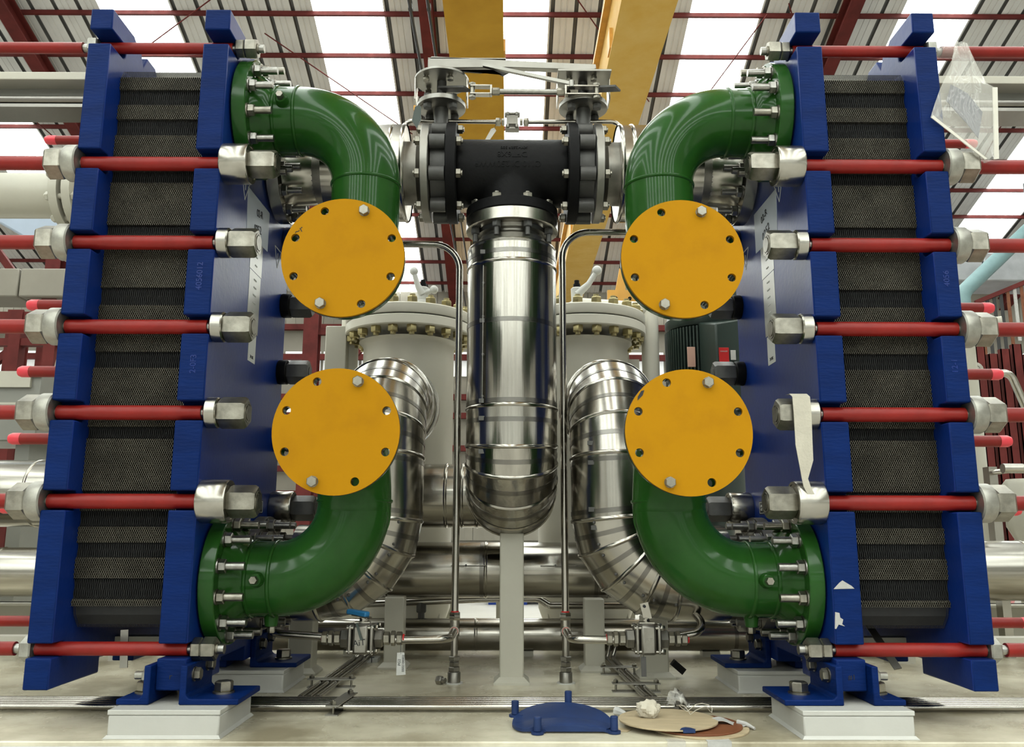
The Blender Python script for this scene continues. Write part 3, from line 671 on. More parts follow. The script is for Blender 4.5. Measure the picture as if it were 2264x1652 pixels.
def clad_elbow(s, label):
    t = thing('clad_elbow_pipe', label, 'pipe', (s*.385, YT, .45), 'clad pipe bends beside the centre pipe')
    xv = -.385 if s < 0 else .303
    zl = .313
    xs = .60
    a = [V(s*xs, YT, zl), V(s*(abs(xv)+.25), YT, zl)]
    bend1 = polyline([((s*xs, YT, zl), 0), ((xv, YT, zl), .155), ((xv, YT, .9), 0)], 4)[1:-1]
    top = .835 if s < 0 else .832
    bend2 = polyline([((xv, YT, .5), 0), ((xv, YT, top), .20), ((xv, 2.9, top), 0)], 4)[1:-1]
    pts = [V(s*xs, YT, zl)]+bend1+bend2+[V(xv, 2.78, top)]
    nb = len(bend1)
    sections(t, pts, RC, clad_e if True else clad_v, beads=range(1, len(pts)), bands=[(i, .5) for i in range(1, nb)]+[(nb, .12), (nb, .9)]+[(i, .5) for i in range(nb+1, nb+4)])
    q = MB(); q.ring((xv, 2.80, top), (0, 1, 0), RC+.012, RC-.02, .03, 44); q.obj('end_ring', chrome, t)
    q = MB(); q.cyl((xv, 2.80, top), (xv, 3.2, top), .085, 32); q.obj('nozzle_pipe', grey, t)
    for k in range(1, nb):
        c = (Vector(pts[k])+Vector(pts[k+1]))/2; dd = (Vector(pts[k+1])-Vector(pts[k])).normalized(); inn = V(0, -1, 0)
        side = dd.cross(V(0, 1, 0))*(1 if s > 0 else -1)
        for e in (-.03, .03):
            p = c+dd*e+(V(0, -1, 0)*.8+side*.6).normalized()*RC; link('rivet', rivet, t, p)
    # port flange at the exchanger
    q = MB(); q.lathe((s*.715, YT, zl), (-s, 0, 0), [(0, .155), (.03, .155), (.032, .12), (.06, .09), (.12, .088)], 44); q.obj('port_flange', pickled, t)
    for k in range(12):
        an = 2*PI*(k+.5)/12; link('stud', stud_me, t, (s*.683, YT+.134*math.cos(an), zl+.134*math.sin(an)), toward((-s, 0, 0)))
    # upper run from the tee to the top rear port
clad_elbow(-1, 'steel-clad pipe bend left of the centre pipe, behind the lower left yellow cover')
clad_elbow(1, 'steel-clad pipe bend right of the centre pipe, with riveted gores at its foot')
for s, l in ((-1, 'left'), (1, 'right')):
    t = thing('clad_branch_pipe', f'short steel-clad pipe behind the upper {l} green bend, leading to the black tee', 'pipe', (s*.45, YT, ZT), 'short clad branch pipes')
    sections(t, [V(s*.325, YT, ZT), V(s*.36, YT, ZT), V(s*.56, YT, ZT)], .147, clad_h, beads=(0, 1), bands=((1, .5),))
    q = MB(); q.lathe((s*.322, YT, ZT), (s, 0, 0), [(0, .09), (0, .143), (.005, .147)], 44, cap=False); q.obj('end_cap', chrome, t)
    q = MB(); q.cyl((s*.275, YT, ZT), (s*.70, YT, ZT), .096, 40); q.obj('bare_pipe', pickled, t)
    q = MB(); q.lathe((s*.247, YT, ZT), (s, 0, 0), [(0, .148), (.002, .150), (.022, .150), (.024, .148), (.026, .115), (.04, .098)], 44); q.obj('flange', platem, t)
    q = MB(); q.lathe((s*.715, YT, ZT), (-s, 0, 0), [(0, .155), (.034, .155), (.036, .12), (.06, .10), (.12, .096)], 44); q.obj('port_flange', chrome, t)
    for k in range(12):
        an = 2*PI*(k+.5)/12; link('stud', stud_me, t, (s*.68, YT+.134*math.cos(an), ZT+.134*math.sin(an)), toward((-s, 0, 0)))
    for k in range(8):
        an = PI/8+k*PI/4; link('bolt', fl_bolt, t, (s*.271, YT+.132*math.cos(an), ZT+.132*math.sin(an)), toward((s, 0, 0)))
    # butterfly valve
    xv = s*.2215
    v = thing('butterfly_valve', f'dark lug butterfly valve on the {l} of the black tee, stem and bracket on top', 'valve', (xv, YT, ZT), 'butterfly valves beside the tee')
    q = MB(); q.cyl((xv-.022, YT, ZT), (xv+.022, YT, ZT), .112, 40)
    for k in range(8):
        an = PI/8+k*PI/4; q.cyl((xv-.0225, YT+.130*math.cos(an), ZT+.130*math.sin(an)), (xv+.0225, YT+.130*math.cos(an), ZT+.130*math.sin(an)), .022, 14)
    q.obj('body', valvem, v)
    q = MB(); q.lathe((xv, YT, ZT+.105), (0, 0, 1), [(0, .034), (.02, .03), (.03, .022), (.115, .022)], 20); q.obj('neck', valvem, v)
    q = MB(); q.lathe((xv, YT, 1.722), (0, 0, 1), [(0, .072), (.002, .076), (.016, .076), (.018, .074)], 40); q.obj('top_flange', platem, v)
    q = MB(); q.cyl((xv, YT, 1.72), (xv, YT, 1.845), .015, 16); q.obj('stem', valvem, v)
    for k in range(4):
        an = PI/4+k*PI/2; c = (xv+.056*math.cos(an), YT+.056*math.sin(an))
        q = MB(); q.hex((c[0], c[1], 1.706), (c[0], c[1], 1.722), .024); q.hex((c[0], c[1], 1.74), (c[0], c[1], 1.752), .022); q.obj('bolt', valvem, v)
    # bracket: two uprights and a top plate
    q = MB()
    for dx in (-.082, .078):
        q.box(xv+dx, YT-.03, 1.742, xv+dx+.004, YT+.03, 1.815)
    q.obj('bracket_side', chrome, v, bevel=.001)
    q = MB()
    if s < 0: q.cyl((xv, YT, 1.815), (xv, YT, 1.823), .085, 44)
    else: q.prism([(-.082, -.075), (.082, -.075), (.082, .02), (.05, .07), (-.082, .07)], lambda x, y: (xv+x, YT+y, 1.813), lambda x, y: (xv+x, YT+y, 1.820))
    q.obj('top_plate', platem, v, bevel=.001)
    for dx, dy in ((-.045, -.04), (.03, -.045), (-.045, .04)):
        q = MB(); q.hex((xv+dx, YT+dy, 1.822), (xv+dx, YT+dy, 1.833), .020); q.cyl((xv+dx, YT+dy, 1.80), (xv+dx, YT+dy, 1.822), .006, 10); q.hex((xv+dx, YT+dy, 1.797), (xv+dx, YT+dy, 1.81), .018); q.obj('bolt', zinc, v)
    q = MB(); q.beam((xv, YT-.01, 1.786), (xv+(.085 if s < 0 else .10), YT-.075, 1.752 if s < 0 else 1.756), .036, .006); q.obj('crank_arm', valvem, v)
# lever and linkage
t = thing('valve_lever', 'long flat grey lever lying across both valve brackets above the tee', 'lever', (0, YT, 1.845))
q = MB(); P2 = [(-.262, .016), (-.262, -.01), (-.254, -.02), (-.20, -.02), (-.195, -.012), (-.02, -.010), (.25, -.018), (.26, -.012), (.258, .002), (.10, .008), (-.25, .026)]
q.prism(P2, lambda x, z: (x, YT-.045, 1.852+z), lambda x, z: (x, YT-.022, 1.852+z)); q.obj('bar', platem, t, bevel=.0015)
q = MB(); q.box(-.262, YT-.045, 1.87, -.02, YT-.015, 1.873); q.obj('bar_flange', platem, t)
q = MB(); q.prism([(-.20, -.013), (-.10, -.02), (-.06, -.012), (-.03, -.03), (0, -.012)], lambda x, z: (x, YT-.04, 1.848+z), lambda x, z: (x, YT-.03, 1.848+z)); q.obj('catch', valvem, t)
t = thing('valve_link_rod', 'threaded link rod with clevis ends joining the two valve cranks above the tee', 'rod', (0, YT-.07, 1.745))
yr = YT-.075
q = MB(); q.cyl((-.06, yr, 1.743), (.165, yr, 1.742), .0085, 14); q.obj('rod', studm, t)
for s, xa, xb in ((-1, -.128, -.068), (1, .262, .165)):
    q = MB(); q.box(xa, yr-.011, 1.756, xb, yr+.011, 1.761); q.box(xa, yr-.011, 1.730, xb, yr+.011, 1.735); q.box(xb-.004*s*0, yr-.011, 1.730, xb+(.006 if s < 0 else -.006), yr+.011, 1.761); q.obj('clevis', chrome, t, bevel=.001)
    q = MB(); q.hex((xb+(.006 if s < 0 else -.006), yr, 1.743), (xb+(.03 if s < 0 else -.03), yr, 1.743), .02); q.obj('lock_nut', zinc, t)
    q = MB(); q.cyl((xa+.006*(-s), yr, 1.722), (xa+.006*(-s), yr, 1.768), .0075, 12); q.hex((xa+.006*(-s), yr, 1.762), (xa+.006*(-s), yr, 1.77), .02); q.hex((xa+.006*(-s), yr, 1.720), (xa+.006*(-s), yr, 1.729), .02); q.obj('clevis_pin', zinc, t)
t = thing('diagonal_rod', 'thin diagonal grey rod from the lever down to the right valve crank', 'rod', (.08, YT-.06, 1.79))
q = MB(); q.beam((-.09, YT-.05, 1.845), (.185, YT-.08, 1.765), .012, .010); q.obj('strip', platem, t); q = MB(); q.cyl((.18, YT-.08, 1.755), (.18, YT-.08, 1.776), .009, 12); q.obj('end_eye', platem, t)
# impulse line with small ball valve behind the rods
t = thing('impulse_line', 'thin stainless tube with a small ball valve, running above the black tee', 'tube', (0, YT+.02, 1.695))
yi = YT+.03
for s in (-1, 1):
    q = MB(); q.tube(polyline([((s*.035, yi, 1.697), 0), ((s*.345, yi, 1.70), .035), ((s*.345, yi, 1.64), 0)], 6), .0068, 12); q.obj('tube', tubem, t)
    q = MB(); q.hex((s*.036, yi, 1.697), (s*.052, yi, 1.697), .022); q.hex((s*.024, yi, 1.697), (s*.033, yi, 1.697), .019); q.obj('fitting', zinc, t)
q = MB(); q.box(-.018, yi-.018, 1.682, .018, yi+.018, 1.712)
for z in (1.671, 1.712):
    for dx in (-.014, .014): q.cyl((dx-.0, yi-.014, z), (dx, yi-.014, z+.011), .006, 10)
q.box(-.024, yi-.014, 1.718, .024, yi+.014, 1.724); q.box(-.022, yi-.014, 1.668, .022, yi+.014, 1.674)
q.obj('ball_valve', pickled, t, bevel=.001)
t = thing('hanging_tag', 'small plain metal tag hanging from the tube above the tee', 'tag', (-.065, yi, 1.65))
q = MB(); q.prism([(-.088, 1.625), (-.078, 1.618), (-.050, 1.662), (-.056, 1.672), (-.066, 1.668)], lambda x, z: (x, yi-.012, z), lambda x, z: (x, yi-.011, z)); q.obj('tag_plate', platem, t)
q = MB(); q.tube([(-.057, yi-.012, 1.666), (-.05, yi-.005, 1.69)], .0008, 6); q.obj('wire', cable_m, t)
t = thing('green_tag', 'dark green tag hanging beside the left butterfly valve', 'tag', (-.29, YT-.02, 1.66))
q = MB(); q.prism([(-.305, 1.655), (-.29, 1.63), (-.277, 1.66), (-.279, 1.70), (-.285, 1.705), (-.297, 1.70)], lambda x, z: (x, YT-.06, z), lambda x, z: (x, YT-.058, z)); q.obj('tag_plate', motor_m, t)
q = MB(); q.tube([(-.288, YT-.059, 1.70), (-.27, YT-.03, 1.728)], .0008, 6); q.obj('wire', cable_m, t)
from mathutils import noise
# ------------------------------------------------------------------ posts, headers and low pipes
def post(label, x, y, wd, top, dp=None):
    dp = dp or wd
    t = thing('support_post', label, 'post', (x, y, 0), 'grey pipe support posts')
    b = MB(); b.box(x-wd/2, y-dp/2, .008, x+wd/2, y+dp/2, top); b.obj('hollow_section', grey, t, bevel=.004)
    b = MB(); k = .016
    b.rings([[(x-wd/2-k, y-dp/2-k, 0), (x+wd/2+k, y-dp/2-k, 0), (x+wd/2+k, y+dp/2+k, 0), (x-wd/2-k, y+dp/2+k, 0)], [(x-wd/2-k, y-dp/2-k, .006), (x+wd/2+k, y-dp/2-k, .006), (x+wd/2+k, y+dp/2+k, .006), (x-wd/2-k, y+dp/2+k, .006)], [(x-wd/2, y-dp/2, .02), (x+wd/2, y-dp/2, .02), (x+wd/2, y+dp/2, .02), (x-wd/2, y+dp/2, .02)]]); b.obj('foot', grey, t)
    if False:
        b = MB(); b.box(x-.09, y-.05, top-.012, x+.09, y+.05, top); b.obj('saddle_plate', grey, t)
    return t
post('tall grey square post under the middle clad pipe', .002, 2.56, .070, .424)
post('grey square post behind the ball valve on the left', -.372, 2.83, .062, .22)
post('grey square post right of the middle post, behind the right thin tube', .262, 2.77, .062, .22)
post('short grey post under the right clad pipe bend, behind the right ball valve', .432, 2.66, .075, .176)
post('pale grey post at the left, behind the rear left foot block', -.64, 2.72, .075, .178)
for x, y, l in ((-.265, 3.64, 'far grey post seen under the big header, left of the middle'), (-.02, 3.64, 'far grey post seen under the big header, just right of the left thin tube'), (.178, 3.66, 'far grey post seen under the big header, just right of the middle post'), (-.66, 3.62, 'far grey post seen under the big header, at its left end')):
    post(l, x, y, .075, .30)
t = thing('header_pipe', 'big steel-clad horizontal header pipe low behind the middle post', 'pipe', (0, 3.0, .295))
sections(t, [V(-1.0, 3.0, .297), V(-.42, 3.0, .297), V(-.085, 3.0, .297), V(.33, 3.0, .297), V(1.0, 3.0, .297)], .0935, clad_h, beads=(1, 2, 3), bands=((1, .96), (2, .9), (3, .5)))
for x in (-.96, .96):
    q = MB(); q.box(x-.03, 2.97, 0, x+.03, 3.03, .21); q.obj('leg', grey, t)
for x in (.10, -.2):
    q = MB(); q.beam((x, 2.905, .315), (x+.12, 2.905, .315), .0015, .016, up=(0, 1, 0)); q.obj('lap_seam', bandm, t)
    link('rivet', rivet, t, (x+.05, 2.9055, .315))
t = thing('low_pipe', 'long steel-clad pipe lying low behind the posts, just above the deck', 'pipe', (0, 3.095, .071))
sections(t, [V(-1.15, 3.095, .071), V(-.5, 3.095, .071), V(-.12, 3.095, .071), V(.05, 3.095, .071), V(.52, 3.095, .071), V(1.4, 3.095, .071)], .055, clad_h, beads=(1, 2, 4), bands=((2, .9), (4, .3)), n=32)
for x in (-.55, .05, .7):
    q = MB(); q.box(x-.03, 3.07, 0, x+.03, 3.12, .018); q.obj('saddle', grey, t)
t = thing('cross_pipe', 'short clad pipe with ringed ends behind the left thin tube', 'pipe', (-.2, 2.94, .548))
sections(t, [V(-.62, 2.94, .548), V(-.22, 2.94, .548), V(-.165, 2.94, .548), V(-.115, 2.94, .548), V(-.07, 2.94, .548), V(.04, 2.94, .548)], .108, clad_h, beads=(1, 2, 3, 4), bands=((0, .75),), n=36)
t = thing('slanting_pipe', 'thin dark pipe sloping under the big header', 'pipe', (-.2, 3.3, .2))
q = MB(); q.tube(polyline([((-.75, 3.14, .160), 0), ((-.1, 3.15, .188), .1), ((.10, 3.15, .190), .04), ((.14, 3.15, .165), .03), ((.45, 3.15, .166), 0)], 5), .013, 12); q.obj('pipe', tubem, t)
q = MB(); q.hex((-.32, 3.15, .175), (-.32, 3.15, .14), .034); q.cyl((-.32, 3.15, .14), (-.32, 3.15, .115), .012, 12); q.obj('drain_fitting', valvem, t)
# ------------------------------------------------------------------ thin stainless drain tubes with ball valves
YU = 2.545
union = shared('union', lambda q: (q.hex((0,0,0), (0,0,.017), .030), q.hex((0,0,.020), (0,0,.032), .034), q.hex((0,0,.035), (0,0,.050), .030)), zinc, 30)
def drain_tube(s, label, vlabel):
    xt = -.163 if s < 0 else .158; zt = 1.315 if s < 0 else 1.357
    t = thing('drain_tube', label, 'tube', (xt, YU, 0), 'thin stainless tubes beside the centre pipe')
    q = MB(); q.tube(polyline([((s*.43, YU, zt), 0), ((xt, YU, zt), .085), ((xt, YU, .190), 0)], 10), .0105, 20); q.obj('riser_tube', tubem, t)
    q = MB(); q.hex((xt, YU, .175), (xt, YU, .197), .030); q.cyl((xt, YU, .13), (xt, YU, .175), .014, 16); q.cyl((xt, YU, .146), (xt-s*0, YU-.022, .146), .0135, 16); q.obj('tee_fitting', chrome, t)
    q = MB(); q.cyl((xt, YU, .197), (xt, YU, .2005), .0115, 16); q.cyl((xt, YU-.0215, .146), (xt, YU-.025, .146), .0112, 16); q.obj('red_mark', ink_red, t)
    q = MB(); q.cyl((xt-s*.006*0, YU, .045), (xt, YU, .14), .0105, 18); q.obj('lower_tube', tubem, t)
    q = MB(); q.hex((xt, YU, .062), (xt, YU, .075), .030); q.hex((xt, YU, .046), (xt, YU, .060), .026); q.hex((xt, YU, .032), (xt, YU, .046), .030); q.lathe((xt, YU, .003), (0, 0, 1), [(0, .0185), (.026, .0185), (.029, .0165)], 24); q.obj('socket', pickled, t)
    q = MB(); q.cyl((xt, YU, 0), (xt, YU, .003), .026, 24); q.obj('weld_pad', blockm, t)
    zv = .150; yv = YU-.22; xv = -.393 if s < 0 else .358
    q = MB(); q.tube(polyline([((xt, YU-.024, .146), 0), ((xt, yv, .148), .035), ((xv-s*.077, yv, zv-.004), 0)], 8), .0105, 18); q.obj('branch_tube', tubem, t)
    q = MB()
    if s < 0: q.tube(polyline([((xv-.08, yv, zv+.002), 0), ((xv-.235, yv, zv+.012), .04), ((xv-.27, yv+.12, zv+.02), 0)], 8), .0105, 18)
    else: q.tube(polyline([((xv+.08, yv, zv+.004), 0), ((xv+.165, yv, zv+.02), .035), ((xv+.14, yv+.05, zv+.06), 0)], 10), .0105, 18)
    q.obj('outlet_tube', tubem, t)
    v = thing('ball_valve', vlabel, 'valve', (xv, yv, zv), 'three-piece ball valves')
    q = MB(); q.box(xv-.0205, yv-.036, zv-.038, xv+.0205, yv+.036, zv+.038); q.obj('body', pickled, v, bevel=.007)
    for dx in (-.033, .024):
        q = MB(); q.box(xv+dx, yv-.034, zv-.037, xv+dx+.009, yv+.034, zv+.037); q.obj('end_flange', pickled, v, bevel=.003)
    for dx in (-.056, .033):
        q = MB(); q.hex((xv+dx, yv, zv), (xv+dx+.023, yv, zv), .044); q.obj('hex_end', pickled, v)
    for dy in (-.028, .028):
        for dz in (-.03, .03):
            q = MB(); q.cyl((xv-.036, yv+dy, zv+dz), (xv+.036, yv+dy, zv+dz), .0058, 10); q.hex((xv+.034, yv+dy, zv+dz), (xv+.044, yv+dy, zv+dz), .013); q.obj('body_bolt', chrome, v)
    link('union', union, v, (xv+.056, yv, zv), toward((1, 0, 0))); link('union', union, v, (xv-.056, yv, zv), toward((-1, 0, 0)))
    for dx in (.107, -.107):
        q = MB(); q.cyl((xv+dx, yv, zv), (xv+dx+.004, yv, zv), .0112, 16); q.obj('red_mark', ink_red, v)
    q = MB(); q.cyl((xv, yv, zv+.028), (xv, yv, zv+.052), .008, 14); q.hex((xv, yv, zv+.044), (xv, yv, zv+.05), .016); q.box(xv-.02, yv-.012, zv+.039, xv+.02, yv+.012, zv+.043); q.obj('stem', chrome, v)
    if s < 0:
        q = MB(); q.beam((xv+.02, yv+.0, zv+.052), (xv-.03, yv+.02, zv+.058), .016, .003); q.obj('lever_plate', chrome, v)
        q = MB(); q.beam((xv+.012, yv+.004, zv+.060), (xv-.045, yv+.03, zv+.066), .022, .014); q.obj('lever_grip', lever_blue, v, bevel=.004)
        q = MB(); q.beam((xv-.01, yv-.034, zv+.042), (xv+.005, yv-.040, zv-.0), .006, .008, up=(0, 1, 0)); q.obj('marker', motor_m, v)
        put_text('AiT', .022, (xv-.002, yv-.0365, zv-.008), (1, 0, .12), (-.12, 0, 1), ink, v, 'logo')
    else:
        q = MB(); q.beam((xv+.004, yv+.0, zv+.05), (xv-.006, yv-.004, zv+.092), .022, .003, up=(0, 1, 0)); q.obj('lever_plate', chrome, v)
        q = MB(); q.cyl((xv-.005, yv-.008, zv+.083), (xv-.005, yv-.0035, zv+.083), .004, 10); q.obj('lever_hole', ink, v)
        put_text('JST', .015, (xv, yv-.0365, zv), (1, 0, 0), (0, 0, 1), pickled, v, 'logo', .0008)
    return xv, yv, zv
drain_tube(-1, 'thin stainless tube bending down on the left of the middle clad pipe', 'steel ball valve on the left with a blue lever grip and a black logo')
drain_tube(1, 'thin stainless tube bending down on the right of the middle clad pipe', 'steel ball valve on the right with an upright bare steel lever')
t = thing('paper_tag', 'white printed tag hanging from the left ball valve', 'tag', (-.29, 2.31, .10))
q = MB(); q.prism([(-.2979, .0607), (-.2736, .0625), (-.2783, .1177), (-.297, .1168)], lambda x, z: (x, 2.300, z), lambda x, z: (x, 2.301, z)); q.obj('card', white_m, t)
q = MB(); q.tube([(-.287, 2.2995, .114), (-.292, 2.318, .148)], .0007, 6); q.obj('string', cable_m, t)
put_text('0502100002', .0085, (-.2805, 2.2997, .0905), (0, 0, 1), (-1, 0, 0), ink, t, 'print'); put_text('PG2', .0095, (-.2905, 2.2997, .093), (0, 0, 1), (-1, 0, 0), ink, t, 'print')
t = thing('dark_tag', 'dark narrow metal tag hanging from the right ball valve', 'tag', (.342, 2.31, .09))
q = MB(); q.box(.338, 2.30, .058, .351, 2.3015, .108); q.obj('tag_plate', valvem, t)
q = MB(); q.tube([(.3445, 2.2995, .106), (.346, 2.318, .13)], .0007, 6); q.obj('wire', cable_m, t)
# loose parts on the deck behind
t = thing('loose_fitting', 'small loose steel fitting lying on the deck beside the left tube foot', 'fitting', (-.202, 2.53, .012))
q = MB(); q.hex((-.210, 2.53, .0115), (-.195, 2.522, .0115), .022); q.cyl((-.195, 2.522, .0115), (-.186, 2.517, .0115), .008, 12); q.obj('plug', pickled, t)
t = thing('black_wedge', 'small black wedge leaning against the short post on the right', 'wedge', (.50, 2.68, .02))
q = MB(); q.beam((.483, 2.64, .045), (.515, 2.64, .018), .02, .026, up=(0, 1, 0)); q.obj('block', blackpaint, t)
t = thing('white_marker_plate', 'white plate with black marks lying on the deck behind the left ball valve', 'plate', (-.47, 2.98, .012))
q = MB(); q.box(-.53, 2.93, 0, -.44, 3.0, .012); q.obj('plate', white_m, t); put_text('LGLT', .03, (-.485, 2.9295, .006), (1, 0, 0), (0, 0, 1), ink, t, 'print')
# ------------------------------------------------------------------ small-bore tubing fixed along the deck
ys = [2.150, 2.172, 2.194, 2.216, 2.238]
for k, y in enumerate(ys):
    t = thing('deck_tube', ('frontmost', 'second from the front', 'middle one', 'second from the back', 'rearmost')[k]+' of the five slim tubes clamped across the deck', 'tube', (0, y, .012), 'bundle of tubes across the deck')
    q = MB(); q.cyl((-3.4, y, .0125), (3.4, y, .0125), .0075, 12); q.obj('tube', tubem, t)
def clamp(label, x, y, ang, L=.15):
    t = thing('tube_clamp', label, 'clamp', (x, y, .02), 'tube clamps on the deck')
    dx, dy = math.cos(ang)*L/2, math.sin(ang)*L/2
    q = MB(); q.beam((x-dx, y-dy, .0225), (x+dx, y+dy, .0225), .03, .003); q.obj('top_strip', platem, t)
    q = MB(); q.beam((x-dx, y-dy, .0015), (x+dx, y+dy, .0015), .03, .003); q.obj('bottom_strip', platem, t)
    for s in (-1, 1):
        c = (x+s*dx*.85, y+s*dy*.85); q = MB(); q.hex((c[0], c[1], .024), (c[0], c[1], .031), .013); q.cyl((c[0], c[1], .003), (c[0], c[1], .034), .003, 10); q.obj('clamp_bolt', zinc, t)
clamp('steel clamp across the deck tube bundle, left of the middle post', -.415, 2.19, PI/2-.1, .17)
clamp('dark steel clamp across the deck tube bundle, behind the plywood disc', .415, 2.20, PI/2-.1, .17)
for s, l in ((-1, 'left'), (1, 'right')):
    for k in range(3 if s < 0 else 2):
        t = thing('deck_tube', (('leftmost', 'middle', 'rightmost')[k] if s < 0 else ('left one', 'right one')[k])+f' of the slim tubes running back along the deck on the {l}', 'tube', (s*.44, 2.4, .01), f'tubes running back along the deck, {l}')
        x0 = (-.535+.022*k) if s < 0 else (.343+.022*k); x1 = (-.515+.022*k) if s < 0 else (.318+.022*k)
        q = MB(); q.tube(polyline([((x0, 2.262, .0125), 0), ((x1, 2.93+.02*k, .0125), .03), ((x1+.05*(s if s < 0 else -s)*-1*.6, 3.05, .05+.0*k), 0)], 4), .0075, 10); q.obj('tube', tubem, t)
clamp('steel clamp on the tubes running back at the left', -.50, 2.48, 0, .13)
clamp('steel clamp on the tubes running back at the right, beside the short post', .34, 2.417, 0, .13)
clamp('far steel clamp on the tubes running back at the right', .33, 2.70, 0, .11)
# ------------------------------------------------------------------ filter vessels
gold_nut = shared('nut', lambda q: (q.hex((0,0,0), (0,0,.026), .036), q.cyl((0,0,.026), (0,0,.036), .011, 12)), gold, 30)
def vessel(x, s, label):
    y = 3.36
    t = thing('filter_vessel', label, 'vessel', (x, y, 0), 'grey filter vessels')
    q = MB(); q.lathe((x, y, .02), (0, 0, 1), [(0, .12), (.06, .16), (.12, .182), (1.13, .182), (1.142, .19), (1.15, .20)], 56); q.obj('shell', vessel_m, t)
    for k in range(3):
        a = PI/2+k*2*PI/3; q = MB(); q.box(x+.15*math.cos(a)-.02, y+.15*math.sin(a)-.02, 0, x+.15*math.cos(a)+.02, y+.15*math.sin(a)+.02, .14); q.obj('leg', vessel_m, t)
    q = MB(); q.lathe((x, y, 1.20), (0, 0, 1), [(0, .252), (.004, .256), (.036, .256), (.039, .253)], 64); q.obj('body_flange', vessel_m, t)
    q = MB(); q.cyl((x, y, 1.239), (x, y, 1.245), .235, 48); q.obj('gasket', rim_mat, t)
    q = MB(); q.lathe((x, y, 1.245), (0, 0, 1), [(0, .253), (.004, .256), (.036, .256), (.04, .252)], 64); q.obj('lid', vessel_m, t)
    for k in range(20):
        a = 2*PI*(k+.5)/20; c = (x+.228*math.cos(a), y+.228*math.sin(a))
        link('nut', gold_nut, t, (c[0], c[1], 1.20), (PI, 0, 0)); link('nut', gold_nut, t, (c[0], c[1], 1.285), (0, 0, 0))
    # hinge davit
    xd = x-.25 if s < 0 else x+.285
    q = MB(); q.cyl((xd, y+.05, .75), (xd, y+.05, 1.42), .030, 20); q.cyl((xd, y+.05, .82), (xd, y+.05, 1.30), .036, 20); q.obj('davit_post', vessel_m, t)
    q = MB(); q.box(xd-.07 if s < 0 else xd-.11, y+.03, .99, xd-.035 if s < 0 else xd-.05, y+.06, 1.12); q.box(min(xd, x+s*.17), y+.03, .9, max(xd, x+s*.17), y+.07, .95); q.obj('davit_bracket', vessel_m, t)
    if s > 0:
        q = MB(); q.tube([(x-.02, y-.02, 1.335), (xd, y+.05, 1.335)], .03, 16); q.cyl((xd, y+.05, 1.30), (xd, y+.05, 1.48), .036, 20); q.obj('davit_arm', vessel_m, t)
    # vent valve with ball-ended handle
    hx, hy = (x+.065, y-.13) if s < 0 else (x-.03, y-.13)
    q = MB(); q.lathe((hx, hy, 1.285), (0, 0, 1), [(0, .036), (.03, .030), (.035, .022), (.085, .024), (.09, .018)], 20); q.obj('vent_body', white_m, t)
    q = MB()
    if s < 0: q.tube([(hx+.0, hy-.01, 1.345), (hx-.018, hy-.02, 1.375), (hx-.033, hy-.03, 1.425)], lambda i: (.018, .012, .009)[i], 12); q.sphere((hx-.034, hy-.03, 1.432), .017); q.sphere((hx+.045, hy-.02, 1.36), .017); q.cyl((hx, hy-.01, 1.345), (hx+.045, hy-.02, 1.36), .010, 10)
    else: q.tube([(hx, hy-.01, 1.345), (hx+.045, hy-.02, 1.385), (hx+.075, hy-.03, 1.432)], lambda i: (.018, .012, .010)[i], 12); q.sphere((hx+.078, hy-.03, 1.438), .019)
    q.obj('handle', white_m, t)
    q = MB(); q.cyl((hx, hy, 1.375), (hx, hy, 1.39), .014, 12); q.cyl((hx, hy, 1.39), (hx, hy, 1.405), .010, 12); q.obj('cap', blackpaint, t)
    return t
vessel(-.413, -1, 'grey filter vessel with bolted lid, left of the middle clad pipe')
vessel(.290, 1, 'grey filter vessel with bolted lid and hinge arm, right of the middle clad pipe')
t = thing('grey_column', 'flat grey steel column left of the left filter vessel', 'column', (-.72, 3.35, 0))
q = MB(); q.box(-.745, 3.32, .0, -.66, 3.40, 1.24); q.obj('section', grey, t, bevel=.004)
q = MB(); q.box(-.78, 3.29, 0, -.62, 3.43, .012); q.obj('base_plate', grey, t)
t = thing('yellow_bracket', 'small bright yellow bracket with two bolts behind the right filter vessel', 'bracket', (.40, 3.7, 1.5))
q = MB(); q.box(.42, 3.55, 1.40, .545, 3.57, 1.46); q.prism([(.455, 1.46), (.50, 1.46), (.49, 1.53), (.475, 1.56)], lambda x, z: (x, 3.55, z), lambda x, z: (x, 3.57, z)); q.obj('plate', girder_lip, t)
q = MB(); q.box(.46, 3.57, 0, .51, 3.62, 1.46); q.obj('stand', grey, t)
for x in (.455, .515):
    q = MB(); q.cyl((x, 3.54, 1.42), (x, 3.55, 1.42), .008, 10); q.obj('bolt', blackpaint, t)
# ------------------------------------------------------------------ electric motor on its pump
t = thing('electric_motor', 'dark green upright electric motor with cooling fins and a red label', 'motor', (.80, 3.4, 0))
mx, my = .80, 3.42
q = MB(); q.lathe((mx, my, .78), (0, 0, 1), [(0, .135), (.46, .135), (.462, .15), (.475, .158), (.50, .158), (.51, .15), (.56, .145), (.565, .10)], 48); q.obj('frame', motor_m, t)
for k in range(40):
    a = PI+PI*k/39*1.1-.15; q = MB(); c, s_ = math.cos(a), math.sin(a)
    q.beam((mx+.145*c, my+.145*s_, .79), (mx+.145*c, my+.145*s_, 1.235), .006, .03, up=(c, s_, 0)); q.obj('fin', motor_m, t)
q = MB(); q.rings([[(mx+dx, my-.30+.02, z) for dx, z in ((-.02, 1.21), (.2, 1.25), (.2, .86), (-.02, .83))], [(mx+dx, my-.13, z) for dx, z in ((-.055, 1.25), (.25, 1.28), (.25, .80), (-.055, .80))]]); q.obj('terminal_box', motor_m, t, bevel=.006)
